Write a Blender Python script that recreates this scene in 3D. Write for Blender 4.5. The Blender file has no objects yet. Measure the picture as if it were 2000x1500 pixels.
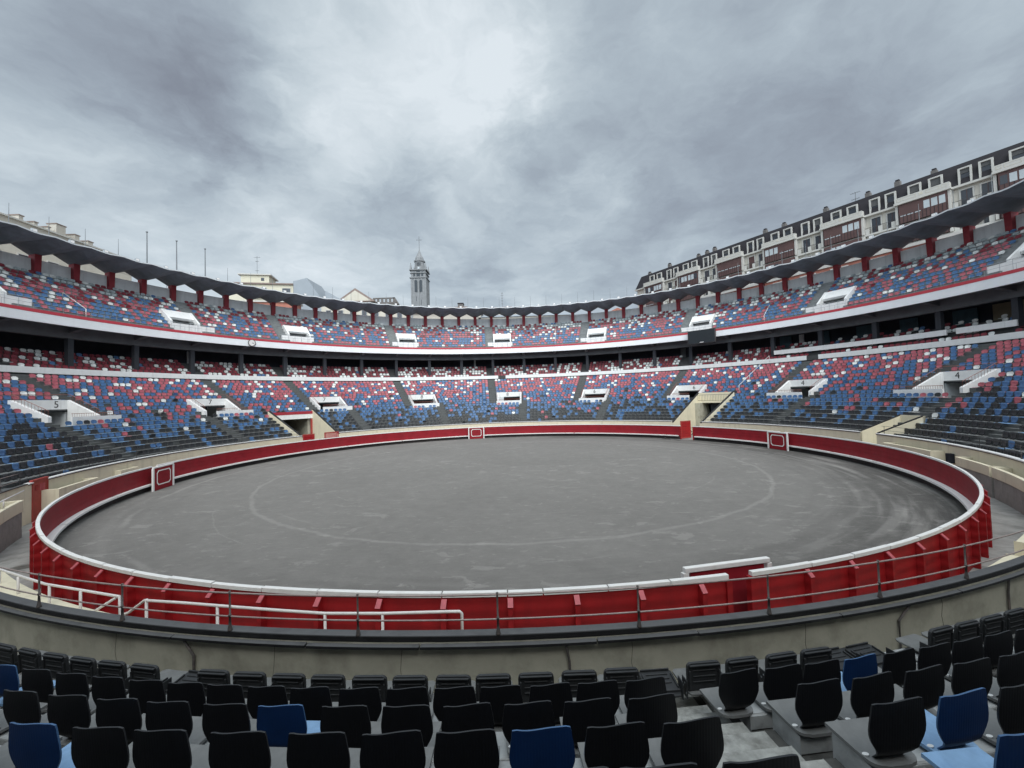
import bpy, math, random
import numpy as np
from mathutils import Matrix, Vector
random.seed(7)
RNG = np.random.RandomState(11)
SC = bpy.context.scene
COL = SC.collection
sin, cos, pi = math.sin, math.cos, math.pi
rad = math.radians

# ------------------------------------------------------------------ camera
CAM = (0.2237, -33.409, 5.43)
PITCH, ROLL, FPX = rad(1.975), rad(-1.8586), 808.4
cd = bpy.data.cameras.new('camera'); cam = bpy.data.objects.new('camera', cd); COL.objects.link(cam)
cd.sensor_width = 36; cd.lens = FPX / 2000 * 36; cd.clip_start = 0.05; cd.clip_end = 3000
cp, sp, cr, sr = cos(PITCH), sin(PITCH), cos(ROLL), sin(ROLL)
VX = Vector((cr, -sr * sp, sr * cp)); VU = Vector((-sr, -cr * sp, cr * cp)); VF = Vector((0, cp, sp))
cam.matrix_world = Matrix(((VX.x, VU.x, -VF.x, CAM[0]), (VX.y, VU.y, -VF.y, CAM[1]), (VX.z, VU.z, -VF.z, CAM[2]), (0, 0, 0, 1)))
SC.camera = cam
def project(p):
    d = Vector(p) - Vector(CAM); f = d.dot(VF)
    if f < .05: return None
    return 1000 + FPX * d.dot(VX) / f, 750 - FPX * d.dot(VU) / f, f

# ------------------------------------------------------------------ world: overcast sky
SUN_EL, SUN_ROT = rad(43), rad(170)
w = bpy.data.worlds.new('World'); SC.world = w; w.use_nodes = True
nt = w.node_tree; N = nt.nodes; Lk = nt.links
for n in list(N): N.remove(n)
def nd(t, **kw):
    n = N.new(t)
    for k, v in kw.items():
        if k.startswith('i_'):
            n.inputs[k[2:].replace('_', ' ')].default_value = v
        else: setattr(n, k, v)
    return n
out = nd('ShaderNodeOutputWorld')
sky = nd('ShaderNodeTexSky', sky_type='NISHITA', sun_disc=False, sun_elevation=SUN_EL, sun_rotation=SUN_ROT)
bg1 = nd('ShaderNodeBackground'); bg1.inputs['Strength'].default_value = 0.10
Lk.new(sky.outputs[0], bg1.inputs['Color'])
tc = nd('ShaderNodeTexCoord')
def vmath(op, a, b=None, s=None):
    n = nd('ShaderNodeVectorMath', operation=op)
    for i, x in enumerate((a, b)):
        if x is None: continue
        if isinstance(x, (tuple, list)): n.inputs[i].default_value = x
        else: Lk.new(x, n.inputs[i])
    if s is not None: n.inputs['Scale'].default_value = s
    return n
def fmath(op, a, b=None, c=None, clamp=False):
    n = nd('ShaderNodeMath', operation=op); n.use_clamp = clamp
    for i, x in enumerate((a, b, c)):
        if x is None: continue
        if isinstance(x, (int, float)): n.inputs[i].default_value = x
        else: Lk.new(x, n.inputs[i])
    return n.outputs[0]
dirn = vmath('NORMALIZE', tc.outputs['Generated']).outputs[0]
sep = nd('ShaderNodeSeparateXYZ'); Lk.new(dirn, sep.inputs[0])
zz = fmath('ADD', fmath('MAXIMUM', sep.outputs[2], 0.0), 0.22)
comb = nd('ShaderNodeCombineXYZ')
Lk.new(fmath('DIVIDE', sep.outputs[0], zz), comb.inputs[0]); Lk.new(fmath('DIVIDE', sep.outputs[1], zz), comb.inputs[1])
def noise(vec, scale, detail, rough=.5, dist=0.0):
    n = nd('ShaderNodeTexNoise'); n.noise_dimensions = '3D'
    n.inputs['Scale'].default_value = scale; n.inputs['Detail'].default_value = detail
    n.inputs['Roughness'].default_value = rough; n.inputs['Distortion'].default_value = dist
    Lk.new(vec, n.inputs['Vector']); return n
warp = noise(comb.outputs[0], 1.3, 6, .6)
wv = vmath('SCALE', vmath('SUBTRACT', warp.outputs['Color'], (.5, .5, .5)).outputs[0], s=.55).outputs[0]
cl = vmath('ADD', comb.outputs[0], wv).outputs[0]
dw = vmath('NORMALIZE', vmath('ADD', dirn, vmath('SCALE', wv, s=.30).outputs[0]).outputs[0]).outputs[0]
w2_ = noise(cl, 4.5, 5, .6)
dw = vmath('NORMALIZE', vmath('ADD', dw, vmath('SCALE', vmath('SUBTRACT', w2_.outputs['Color'], (.5, .5, .5)).outputs[0], s=.22).outputs[0]).outputs[0]).outputs[0]
n1 = noise(cl, 1.25, 9, .56, .25); n2 = noise(cl, 3.6, 9, .60, .35)
val = fmath('ADD', fmath('MULTIPLY', fmath('SUBTRACT', n1.outputs[0], .5), 1.15), fmath('MULTIPLY', fmath('SUBTRACT', n2.outputs[0], .5), .75))
# broad light and dark cloud masses of this sky: (direction, angular size, amount)
def pdir(px, py):
    v = VF + VX * ((px - 1000) / FPX) + VU * ((750 - py) / FPX); v.normalize(); return tuple(v)
CLOUDS = [(230, 70, .16, -.34), (390, 170, .10, -.34), (520, 260, .07, -.12), (60, -20, .20, -.20), (520, 60, .12, -.12), (30, 230, .22, .08),
          (330, 10, .06, .12), (620, 170, .18, .16), (800, 90, .18, .13), (1010, 110, .07, .15), (950, 70, .12, .10), (870, 40, .12, .08), (940, 30, .12, .04), (850, 240, .20, .14),
          (350, 330, .28, .08), (420, 430, .22, .14), (1080, 330, .10, -.34), (980, 285, .10, -.12), (1280, 250, .18, -.10), (1480, 330, .22, -.08), (1100, 60, .10, -.06),
          (1165, 375, .07, .30), (810, 395, .09, -.36), (690, 400, .07, -.12), (930, 520, .07, -.28), (1000, 200, .12, .10), (1550, 170, .14, .12), (1750, 60, .26, -.08),
          (1850, 260, .25, -.10), (1000, 450, .22, .10), (620, 560, .3, .10), (1350, 450, .25, -.08), (1420, 60, .12, -.10)]
for px, py, sg, am in CLOUDS:
    dt = vmath('DOT_PRODUCT', dw, pdir(px, py)).outputs['Value']
    e = fmath('POWER', fmath('MAXIMUM', dt, 0.0), 1.6 / (sg * sg))
    val = fmath('MULTIPLY_ADD', e, am, val)
val = fmath('ADD', val, .55, clamp=True)
ramp = nd('ShaderNodeValToRGB'); Lk.new(val, ramp.inputs[0])
els = ramp.color_ramp.elements
els[0].position = 0.0; els[0].color = (.178, .198, .236, 1)
els[1].position = 1.0; els[1].color = (.565, .615, .65, 1)
for p, c in ((.25, (.245, .283, .328, 1)), (.5, (.325, .378, .422, 1)), (.75, (.430, .487, .525, 1))):
    e = els.new(p); e.color = c
# an overcast sky is brightest overhead
zen = fmath('MULTIPLY_ADD', fmath('POWER', fmath('MAXIMUM', fmath('SUBTRACT', sep.outputs[2], .76), 0.0), 1.0), 7.5, 1.0)
# extra brightness added to the unseen sky behind the camera, as fill
zen = fmath('MULTIPLY', zen, fmath('MULTIPLY_ADD', fmath('MAXIMUM', fmath('SUBTRACT', fmath('MULTIPLY', sep.outputs[1], -1.0), .15), 0.0), 5.0, 1.0))
zc_ = vmath('MULTIPLY', ramp.outputs[0], (1.0, .95, .90)); zmix = nd('ShaderNodeMix', data_type='RGBA'); Lk.new(fmath('MULTIPLY', fmath('SUBTRACT', sep.outputs[2], .76), 5.0, clamp=True), zmix.inputs[0]); Lk.new(ramp.outputs[0], zmix.inputs[6]); Lk.new(zc_.outputs[0], zmix.inputs[7])
mc = vmath('SCALE', zmix.outputs[2]); Lk.new(zen, mc.inputs['Scale'])
bg2 = nd('ShaderNodeBackground'); Lk.new(mc.outputs[0], bg2.inputs['Color']); bg2.inputs['Strength'].default_value = 1.03
mx = nd('ShaderNodeMixShader'); mx.inputs[0].default_value = .93
Lk.new(bg1.outputs[0], mx.inputs[1]); Lk.new(bg2.outputs[0], mx.inputs[2]); Lk.new(mx.outputs[0], out.inputs[0])

sl = bpy.data.lights.new('sun', 'SUN'); sun = bpy.data.objects.new('sun', sl); COL.objects.link(sun)
sl.energy = 1.5; sl.angle = rad(50); sl.color = (1, .95, .88)
sd = Vector((sin(SUN_ROT) * cos(SUN_EL), cos(SUN_ROT) * cos(SUN_EL), sin(SUN_EL)))
sun.rotation_euler = (-sd).to_track_quat('-Z', 'Y').to_euler()
vs = SC.view_settings; vs.view_transform = 'Standard'; vs.look = 'None'; vs.gamma = 1; vs.exposure = 0.42
try: vs.use_curve_mapping = False
except Exception: pass
SC.cycles.max_bounces = 6; SC.cycles.diffuse_bounces = 3; SC.cycles.glossy_bounces = 2
SC.cycles.transmission_bounces = 2; SC.cycles.use_denoising = True

# ------------------------------------------------------------------ materials
def mat(name, col, rough=.7, var=.12, scale=3.0, bump=0.0, bscale=None, spec=.4, grime=0.0, gcol=(.06, .06, .055), gscale=.9, streak=False, metal=0.0, stretch=None, gmin=.5):
    m = bpy.data.materials.new(name); m.use_nodes = True
    t = m.node_tree; b = t.nodes['Principled BSDF']; L = t.links.new
    b.inputs['Roughness'].default_value = rough; b.inputs['Specular IOR Level'].default_value = spec
    b.inputs['Metallic'].default_value = metal
    co = t.nodes.new('ShaderNodeTexCoord').outputs['Object']
    def nz(s, d, vec):
        n = t.nodes.new('ShaderNodeTexNoise'); n.inputs['Scale'].default_value = s; n.inputs['Detail'].default_value = d; n.inputs['Roughness'].default_value = .6
        L(vec, n.inputs['Vector']); return n.outputs[0]
    vec = co
    if stretch:
        mp = t.nodes.new('ShaderNodeMapping'); mp.inputs['Scale'].default_value = stretch; L(co, mp.inputs[0]); vec = mp.outputs[0]
    a = nz(scale, 5, vec)
    mr = t.nodes.new('ShaderNodeMapRange'); mr.inputs['From Min'].default_value = .3; mr.inputs['From Max'].default_value = .7
    mr.inputs['To Min'].default_value = 1 - var; mr.inputs['To Max'].default_value = 1 + var; L(a, mr.inputs[0])
    vm = t.nodes.new('ShaderNodeVectorMath'); vm.operation = 'SCALE'; vm.inputs[0].default_value = col[:3]; L(mr.outputs[0], vm.inputs['Scale'])
    colout = vm.outputs[0]
    if grime > 0:
        gv = co
        if streak:
            mp = t.nodes.new('ShaderNodeMapping'); mp.inputs['Scale'].default_value = (3.0, 3.0, .25); L(co, mp.inputs[0]); gv = mp.outputs[0]
        g = nz(gscale, 8, gv)
        gr = t.nodes.new('ShaderNodeMapRange'); gr.inputs['From Min'].default_value = gmin; gr.inputs['From Max'].default_value = gmin + .22
        gr.inputs['To Max'].default_value = grime; L(g, gr.inputs[0])
        mxn = t.nodes.new('ShaderNodeMix'); mxn.data_type = 'RGBA'; L(gr.outputs[0], mxn.inputs[0]); L(colout, mxn.inputs[6]); mxn.inputs[7].default_value = (*gcol, 1)
        colout = mxn.outputs[2]
    L(colout, b.inputs['Base Color'])
    if bump > 0:
        bn = t.nodes.new('ShaderNodeBump'); bn.inputs['Strength'].default_value = bump; bn.inputs['Distance'].default_value = .02
        L(nz(bscale or scale * 6, 6, vec), bn.inputs['Height']); L(bn.outputs[0], b.inputs['Normal'])
    return m
M = {}
M['concrete'] = mat('concrete', (.30, .30, .285), .85, .2, 1.5, .3, 14, grime=.55, gcol=(.10, .10, .09), gscale=1.6)
M['old_step'] = mat('old_step', (.33, .335, .315), .85, .25, 9, .6, 22, grime=.85, gcol=(.085, .082, .07), gscale=4.0, gmin=.50)
M['aisle'] = mat('aisle_concrete', (.105, .11, .108), .85, .25, 4, .2, 12, grime=.4, gcol=(.06, .06, .055), gscale=2)
M['footway'] = mat('footway', (.085, .085, .08), .85, .3, 6, .4, 18, grime=.5, gcol=(.035, .034, .03), gscale=4)  # darker concrete: shade between the seat rows put into the colour
M['bench'] = mat('bench_block', (.36, .375, .375), .5, .12, 6, .25, 25, spec=.5, grime=.6, gcol=(.15, .15, .145), gscale=5, gmin=.52)
M['terrace'] = mat('terrace', (.115, .12, .12), .85, .25, 2, .2, 12, grime=.5, gcol=(.05, .05, .048), gscale=2)
M['upper_terrace'] = mat('upper_terrace', (.20, .21, .21), .85, .2, 2, .2, 12)
M['cream'] = mat('cream_paint', (.72, .66, .50), .75, .06, 1.2, .12, 20, grime=.35, gcol=(.30, .27, .20), gscale=.8, streak=True, gmin=.54)
M['cream_old_shaded'] = mat('cream_weathered_shaded', (.41, .395, .32), .8, .12, 1.4, .2, 14, grime=.55, gcol=(.15, .145, .11), gscale=1.6, gmin=.47)  # dirt and rear-face shade of the cream both put into this colour
M['white'] = mat('white_paint', (.80, .80, .79), .6, .05, 2, .08, 12, grime=.3, gcol=(.42, .40, .38), gscale=1.2, streak=True, gmin=.55)
M['fascia'] = mat('fascia_paint', (.84, .85, .86), .6, .04, .6, .05, 10, grime=.12, gcol=(.45, .45, .44), gscale=.7, streak=True, gmin=.55)
M['white_wood'] = mat('white_wood', (.80, .79, .77), .6, .08, 4, .2, 18, grime=.3, gcol=(.38, .34, .31), gscale=4)
M['pale_wall'] = mat('pale_grey_wall', (.60, .615, .62), .8, .08, 1, .1, 10, grime=.3, gcol=(.22, .23, .23), gscale=.7, streak=True)
M['red'] = mat('red_paint', (.31, .011, .014), .5, .16, 2.2, .15, 16, spec=.35, grime=.35, gcol=(.16, .010, .013), gscale=1.2, streak=True)
M['base_shade'] = mat('base_shade', (.035, .03, .03), .8, .3, 3, .2, 10)  # shade under the foot step, put into the board colour
M['red_light'] = mat('red_worn', (.52, .12, .14), .55, .15, 6, .1)
M['red_in'] = mat('red_boards', (.25, .012, .020), .6, .14, 1.5, .15, 16, spec=.25, grime=.3, gcol=(.20, .04, .045), gscale=.7)
M['red_column'] = mat('red_column_paint', (.215, .020, .028), .65, .15, 2, .1)
M['coping_red'] = mat('red_coping', (.36, .03, .045), .6, .1, 2)
M['brick_red'] = mat('gate_red', (.36, .055, .045), .6, .15, 3, .1)
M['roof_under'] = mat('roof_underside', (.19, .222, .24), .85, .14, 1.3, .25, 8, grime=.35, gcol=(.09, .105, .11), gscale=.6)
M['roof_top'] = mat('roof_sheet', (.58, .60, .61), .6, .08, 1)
M['dark'] = mat('dark_interior', (.030, .033, .041), .9, .2, 1, spec=.1)  # gallery and tunnel shade put into this near-black colour
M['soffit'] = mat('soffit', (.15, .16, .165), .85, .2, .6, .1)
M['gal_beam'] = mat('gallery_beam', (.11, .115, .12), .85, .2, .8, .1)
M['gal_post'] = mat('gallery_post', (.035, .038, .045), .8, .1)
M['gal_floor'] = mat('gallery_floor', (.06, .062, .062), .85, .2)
M['black_paint'] = mat('black_coating', (.014, .014, .015), .5, .25, 4, .3, 20, spec=.4, grime=.5, gcol=(.07, .07, .07), gscale=2.5, gmin=.58)
M['ledge_top'] = mat('ledge_top', (.105, .107, .11), .6, .25, 3, .3, 20, grime=.5, gcol=(.05, .05, .05), gscale=3)
M['rail_bar'] = mat('rail_bar', (.34, .27, .25), .35, .2, 14, spec=.6)
M['rail_metal'] = mat('rail_metal', (.10, .09, .085), .5, .3, 12, spec=.5, grime=.4, gcol=(.25, .18, .15), gscale=6)
M['dark_rail'] = mat('dark_rail', (.05, .045, .045), .5, .2, 12)
M['rust_rail'] = mat('rust_rail', (.25, .10, .08), .6, .2, 12)
M['white_metal'] = mat('white_metal', (.75, .72, .70), .4, .05, 8)
M['grey_metal'] = mat('grey_metal', (.30, .32, .34), .4, .1, 6, spec=.5)
M['screen'] = mat('screen', (.012, .016, .020), .5, .1)
M['sticker'] = mat('seat_number_plate', (.80, .80, .78), .4, .02)
# seats: upright shell, weathered pan
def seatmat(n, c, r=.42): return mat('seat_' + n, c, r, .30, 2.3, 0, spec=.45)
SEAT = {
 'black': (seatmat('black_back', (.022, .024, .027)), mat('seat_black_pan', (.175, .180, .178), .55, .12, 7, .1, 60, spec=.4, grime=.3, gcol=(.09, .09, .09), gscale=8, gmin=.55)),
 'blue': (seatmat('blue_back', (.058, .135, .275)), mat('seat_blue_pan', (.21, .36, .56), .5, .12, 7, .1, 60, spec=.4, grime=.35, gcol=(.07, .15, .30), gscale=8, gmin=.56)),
 'red': (seatmat('red_back', (.38, .100, .125)), mat('seat_red_pan', (.56, .26, .29), .55, .1, 6)),
 'darkred': (seatmat('darkred_back', (.20, .022, .035)), mat('seat_darkred_pan', (.30, .05, .06), .55, .1, 6)),
 'white': (seatmat('white_back', (.70, .71, .69)), mat('seat_white_pan', (.66, .67, .65), .55, .1, 6)),
 'grey': (seatmat('grey_back', (.34, .38, .39)), mat('seat_grey_pan', (.34, .37, .38), .55, .1, 6)),
}
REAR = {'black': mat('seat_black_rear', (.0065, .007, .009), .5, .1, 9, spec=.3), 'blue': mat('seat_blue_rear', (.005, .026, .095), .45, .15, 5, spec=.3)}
def ribbed(m, direction='X', scale=70, strength=.5, dist=.01):
    t = m.node_tree; b = t.nodes['Principled BSDF']
    co = t.nodes.new('ShaderNodeTexCoord').outputs['Object']
    wv_ = t.nodes.new('ShaderNodeTexWave'); wv_.bands_direction = direction; wv_.inputs['Scale'].default_value = scale
    t.links.new(co, wv_.inputs['Vector'])
    bn = t.nodes.new('ShaderNodeBump'); bn.inputs['Strength'].default_value = strength; bn.inputs['Distance'].default_value = dist
    t.links.new(wv_.outputs[0], bn.inputs['Height'])
    old = b.inputs['Normal'].links
    if old: t.links.new(old[0].from_socket, bn.inputs['Normal'])
    t.links.new(bn.outputs[0], b.inputs['Normal'])
for k in REAR: ribbed(REAR[k], 'X', 14, .16, .003)
ribbed(M['red'], 'Z', 1.15, .6, .02); ribbed(M['red_in'], 'Z', 1.15, .35, .015)

def sand_material():
    m = bpy.data.materials.new('arena_sand'); m.use_nodes = True
    t = m.node_tree; b = t.nodes['Principled BSDF']; L = t.links.new; nw = t.nodes.new
    b.inputs['Roughness'].default_value = .9; b.inputs['Specular IOR Level'].default_value = .25
    co = nw('ShaderNodeTexCoord').outputs['Object']
    def nz(s, d, r=.6, st=None, dist=0.):
        v = co
        if st: mp = nw('ShaderNodeMapping'); mp.inputs['Scale'].default_value = st; mp.inputs['Rotation'].default_value = (0, 0, .12); L(co, mp.inputs[0]); v = mp.outputs[0]
        n = nw('ShaderNodeTexNoise'); n.inputs['Scale'].default_value = s; n.inputs['Detail'].default_value = d; n.inputs['Roughness'].default_value = r; n.inputs['Distortion'].default_value = dist
        L(v, n.inputs['Vector']); return n.outputs[0]
    def mm(op, a, bb=None, c=None, cl=False):
        n = nw('ShaderNodeMath'); n.operation = op; n.use_clamp = cl
        for i, x in enumerate((a, bb, c)):
            if x is None: continue
            if isinstance(x, (int, float)): n.inputs[i].default_value = x
            else: L(x, n.inputs[i])
        return n.outputs[0]
    def rng(x, a, bb, c=0., d=1., smooth=True):
        n = nw('ShaderNodeMapRange'); n.interpolation_type = 'SMOOTHSTEP' if smooth else 'LINEAR'
        for k, v in (('From Min', a), ('From Max', bb), ('To Min', c), ('To Max', d)): n.inputs[k].default_value = v
        L(x, n.inputs[0]); return n.outputs[0]
    s = nw('ShaderNodeSeparateXYZ'); L(co, s.inputs[0])
    wob = mm('MULTIPLY', mm('SUBTRACT', nz(.35, 4), .5), 1.3)
    def circ(cx, cy, r, wd, amt, brk, brk_lo):
        dx = mm('SUBTRACT', s.outputs[0], cx); dy = mm('SUBTRACT', s.outputs[1], cy)
        rr = mm('SQRT', mm('ADD', mm('MULTIPLY', dx, dx), mm('MULTIPLY', dy, dy)))
        d = mm('ABSOLUTE', mm('SUBTRACT', mm('ADD', rr, mm('MULTIPLY', wob, .55)), r))
        return mm('MULTIPLY', mm('MULTIPLY', rng(d, wd, wd * .15), rng(nz(brk, 3), brk_lo, brk_lo + .1)), amt)
    base = mm('ADD', mm('MULTIPLY', mm('SUBTRACT', nz(.12, 4), .5), .35), 1.0)
    base = mm('ADD', base, mm('MULTIPLY', mm('SUBTRACT', nz(1.1, 8, .7), .5), .45))
    base = mm('ADD', base, mm('MULTIPLY', mm('SUBTRACT', nz(4.5, 8, .75, (.6, 1.4, 1)), .5), .40))
    base = mm('ADD', base, mm('MULTIPLY', mm('SUBTRACT', nz(26, 3, .8), .5), .55))
    # pale dried crusts and scuffs
    scuff = mm('MULTIPLY', rng(nz(.85, 9, .66, (.8, 1.25, 1), .5), .575, .605), rng(nz(.16, 3), .40, .58))
    base = mm('ADD', base, mm('MULTIPLY', scuff, .26))
    scuff2 = rng(nz(2.2, 8, .66, (.75, 1.4, 1), .4), .60, .63)
    base = mm('ADD', base, mm('MULTIPLY', scuff2, .20))
    for a in ((0, 0, 17.75, .19, .24, .10, .33), (0.6, 0.5, 14.3, .10, .12, .13, .45), (0, 0, 22.9, .22, .28, .11, .44), (1.5, 3, 20.3, .10, .14, .12, .49), (-1, -2.5, 17.2, .06, .14, .2, .50)):
        base = mm('ADD', base, circ(*a))
    # damp darker sand towards the fence, raked in arcs
    r0 = mm('SQRT', mm('ADD', mm('MULTIPLY', s.outputs[0], s.outputs[0]), mm('MULTIPLY', s.outputs[1], s.outputs[1])))
    ang = mm('ARCTAN2', s.outputs[1], s.outputs[0])
    cb = nw('ShaderNodeCombineXYZ'); L(mm('MULTIPLY', r0, 1.6), cb.inputs[0]); L(mm('MULTIPLY', ang, 3.0), cb.inputs[1])
    n = nw('ShaderNodeTexNoise'); n.inputs['Scale'].default_value = 1.0; n.inputs['Detail'].default_value = 6; L(cb.outputs[0], n.inputs['Vector'])
    damp = mm('MULTIPLY', rng(mm('ADD', r0, mm('MULTIPLY', n.outputs[0], 5.0)), 21.6, 26.8), rng(n.outputs[0], .36, .52))
    damp = mm('MULTIPLY', damp, rng(s.outputs[0], -14, 16, .20, 1.0))
    base = mm('SUBTRACT', base, mm('MULTIPLY', damp, .50))
    v = nw('ShaderNodeVectorMath'); v.operation = 'SCALE'; v.inputs[0].default_value = (.197, .188, .176); L(base, v.inputs['Scale']); L(v.outputs[0], b.inputs['Base Color'])
    bn = nw('ShaderNodeBump'); bn.inputs['Strength'].default_value = .5; bn.inputs['Distance'].default_value = .03
    L(mm('ADD', nz(7, 8, .75), mm('MULTIPLY', base, 1.2)), bn.inputs['Height']); L(bn.outputs[0], b.inputs['Normal'])
    return m
M['sand'] = sand_material()

# ------------------------------------------------------------------ mesh helpers
def P(R, th, z): t = rad(th); return (R * sin(t), R * cos(t), z)
class MB:
    def __init__(s): s.v = []; s.f = []; s.m = []; s.mats = []
    def mi(s, m):
        if m not in s.mats: s.mats.append(m)
        return s.mats.index(m)
    def add(s, vs, fs, m):
        o = len(s.v); s.v += [tuple(v) for v in vs]; k = s.mi(m)
        for f in fs: s.f.append([i + o for i in f]); s.m.append(k)
        return s
    def box(s, c, d, m, rz=0, tilt=None):
        R_ = Matrix.Rotation(rz, 3, 'Z')
        if tilt: R_ = R_ @ Matrix.Rotation(tilt[1], 3, tilt[0])
        vs = [Vector(c) + R_ @ Vector((x * d[0] / 2, y * d[1] / 2, z * d[2] / 2)) for x in (-1, 1) for y in (-1, 1) for z in (-1, 1)]
        return s.add(vs, [(0, 1, 3, 2), (4, 6, 7, 5), (0, 4, 5, 1), (2, 3, 7, 6), (0, 2, 6, 4), (1, 5, 7, 3)], m)
    def b2(s, a, b, m): return s.box([(a[i] + b[i]) / 2 for i in range(3)], [abs(b[i] - a[i]) for i in range(3)], m)
    def quad(s, a, b, c, d, m): return s.add([a, b, c, d], [(0, 1, 2, 3)], m)
    def prism(s, pts, off, m):          # planar outline pts (3-D) pushed by off
        n = len(pts); off = Vector(off)
        vs = [Vector(p) for p in pts] + [Vector(p) + off for p in pts]
        return s.add(vs, [tuple(range(n))[::-1], tuple(range(n, 2 * n))] + [(i, (i + 1) % n, n + (i + 1) % n, n + i) for i in range(n)], m)
    def sweep(s, prof, ta, tb, ms, step=1.25, closed=True, caps=True):   # prof [(R,z)]
        n = max(1, int(math.ceil(abs(tb - ta) / step - 1e-6))); full = abs(abs(tb - ta) - 360) < 1e-6
        k = len(prof); vs = []
        for j in range(n + (0 if full else 1)):
            th = ta + (tb - ta) * j / n
            vs += [P(r, th, z) for r, z in prof]
        fs = {}
        segs = k if closed else k - 1
        for j in range(n):
            j2 = (j + 1) % n if full else j + 1
            for i in range(segs):
                mm_ = ms[i % len(ms)] if isinstance(ms, (list, tuple)) else ms
                fs.setdefault(mm_, []).append((j * k + i, j * k + (i + 1) % k, j2 * k + (i + 1) % k, j2 * k + i))
        if caps and closed and not full:
            mm_ = ms[0] if isinstance(ms, (list, tuple)) else ms
            fs.setdefault(mm_, []).append(tuple(range(k))); fs[mm_].append(tuple(range(n * k, n * k + k))[::-1])
        o = len(s.v); s.v += vs
        for mm_, l in fs.items():
            ki = s.mi(mm_)
            for f in l: s.f.append([i + o for i in f]); s.m.append(ki)
        return s
    def rbox(s, R0, R1, t0, t1, z0, z1, m, step=1.25):
        za = z1 if isinstance(z1, tuple) else (z1, z1)
        zb = z0 if isinstance(z0, tuple) else (z0, z0)
        return s.sweep([(R0, zb[0]), (R0, za[0]), (R1, za[1]), (R1, zb[1])], t0, t1, m, step)
    def tube(s, pts, r, m, n=6, r2=None):
        pts = [Vector(p) for p in pts]; vs = []; k = len(pts)
        for i, p in enumerate(pts):
            d = (pts[min(i + 1, k - 1)] - pts[max(i - 1, 0)]).normalized()
            up = Vector((0, 0, 1)) if abs(d.z) < .95 else Vector((1, 0, 0))
            a = d.cross(up).normalized(); b = a.cross(d)
            rr = r if r2 is None else r + (r2 - r) * i / (k - 1)
            if isinstance(r, (list, tuple)): rr = r[i]
            vs += [p + (a * cos(2 * pi * j / n) + b * sin(2 * pi * j / n)) * rr for j in range(n)]
        fs = [(i * n + j, i * n + (j + 1) % n, (i + 1) * n + (j + 1) % n, (i + 1) * n + j) for i in range(k - 1) for j in range(n)]
        fs += [tuple(range(n))[::-1], tuple(range((k - 1) * n, k * n))]
        return s.add(vs, fs, m)
    def build(s, name, parent=None, smooth=False):
        me = bpy.data.meshes.new(name); me.from_pydata(s.v, [], s.f)
        for m in s.mats: me.materials.append(m)
        me.polygons.foreach_set('material_index', s.m)
        if smooth: me.polygons.foreach_set('use_smooth', [True] * len(s.f))
        me.validate(); me.update()
        o = bpy.data.objects.new(name, me); COL.objects.link(o)
        if parent: o.parent = parent
        return o
def bevel(o, wd=.01, seg=2):
    b = o.modifiers.new('bevel', 'BEVEL'); b.width = wd; b.segments = seg; b.limit_method = 'ANGLE'; return o
def tag(o, label=None, cat=None, group=None, kind=None):
    for k, v in (('label', label), ('category', cat), ('group', group), ('kind', kind)):
        if v: o[k] = v
    return o
def empty(name, loc=(0, 0, 0), rz=0):
    o = bpy.data.objects.new(name, None); COL.objects.link(o); o.location = loc; o.rotation_euler = (0, 0, rz); o.empty_display_size = .2; return o
def copy_tree(o, parent=None):
    c = o.copy(); COL.objects.link(c); c.parent = parent
    for ch in o.children: copy_tree(ch, c)
    return c
def facing(o, R, th, z):                   # local +y looks at the ring's centre
    o.location = P(R, th, z); o.rotation_euler = (0, 0, pi - rad(th))
def shift_centre(o, c):                    # move a mesh object's origin to c, geometry stays
    o.data.transform(Matrix.Translation(-Vector(c))); o.location = c
ORD = 'zeroth first second third fourth fifth sixth seventh eighth ninth tenth eleventh twelfth thirteenth fourteenth fifteenth sixteenth seventeenth eighteenth nineteenth twentieth'.split()
TENS = {20: 'twenty', 30: 'thirty', 40: 'forty', 50: 'fifty'}
def ordn(n):
    if n <= 20: return ORD[n]
    t = n // 10 * 10
    return TENS[t] + '-' + ORD[n - t] if n - t else TENS[t][:-1] + 'ieth'

# ------------------------------------------------------------------ ground
tag(MB().sweep([(25.02, 0), (.01, 0)], 0, 360, M['sand'], 3, closed=False).build('arena_floor'), kind='structure')
tag(MB().sweep([(27.3, -.006), (24.9, -.006)], 0, 360, M['concrete'], 3, closed=False).build('passage_path'), kind='structure')
city = mat('street', (.07, .07, .07), .9, .2, .05)
tag(MB().quad((-900, -900, -.3), (900, -900, -.3), (900, 900, -.3), (-900, 900, -.3), city).build('ground'), kind='structure')

# ------------------------------------------------------------------ the bullring itself
RING = tag(empty('bullring'), 'round bullring grandstand with two tiers of seats, white balcony band and folded grey roof', 'bullring')
CK = {k: -.5 + 22.5 * k for k in range(-4, 12)}
def mir(k): return k <= -3 or k >= 5
AH = .55                                              # half width of an aisle, metres
UP_AISLE = [CK[k] + (4.4 if mir(k) else -4.35) for k in CK]
UPB_AISLE = [CK[k] + (4.3 if mir(k) else -4.3) for k in CK]
LOW_AISLE = [CK[k] + (-3.75 if mir(k) else 3.7) for k in CK]
GATE_A, GATE_B, GATE_C = (-60.5, -50.6), (47.4, 55.5), (92.1, 96.1)
LV = {k: (CK[k] - 3.3, CK[k] + 3.3) for k in range(-4, 5)}
UV = {k: ((CK[k] + .25, CK[k] + 4.5) if mir(k) else (CK[k] - 3.4, CK[k] + .9)) for k in range(-4, 5)}
def nrm(t, ref=0): return (t - ref + 180) % 360 - 180 + ref
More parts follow.
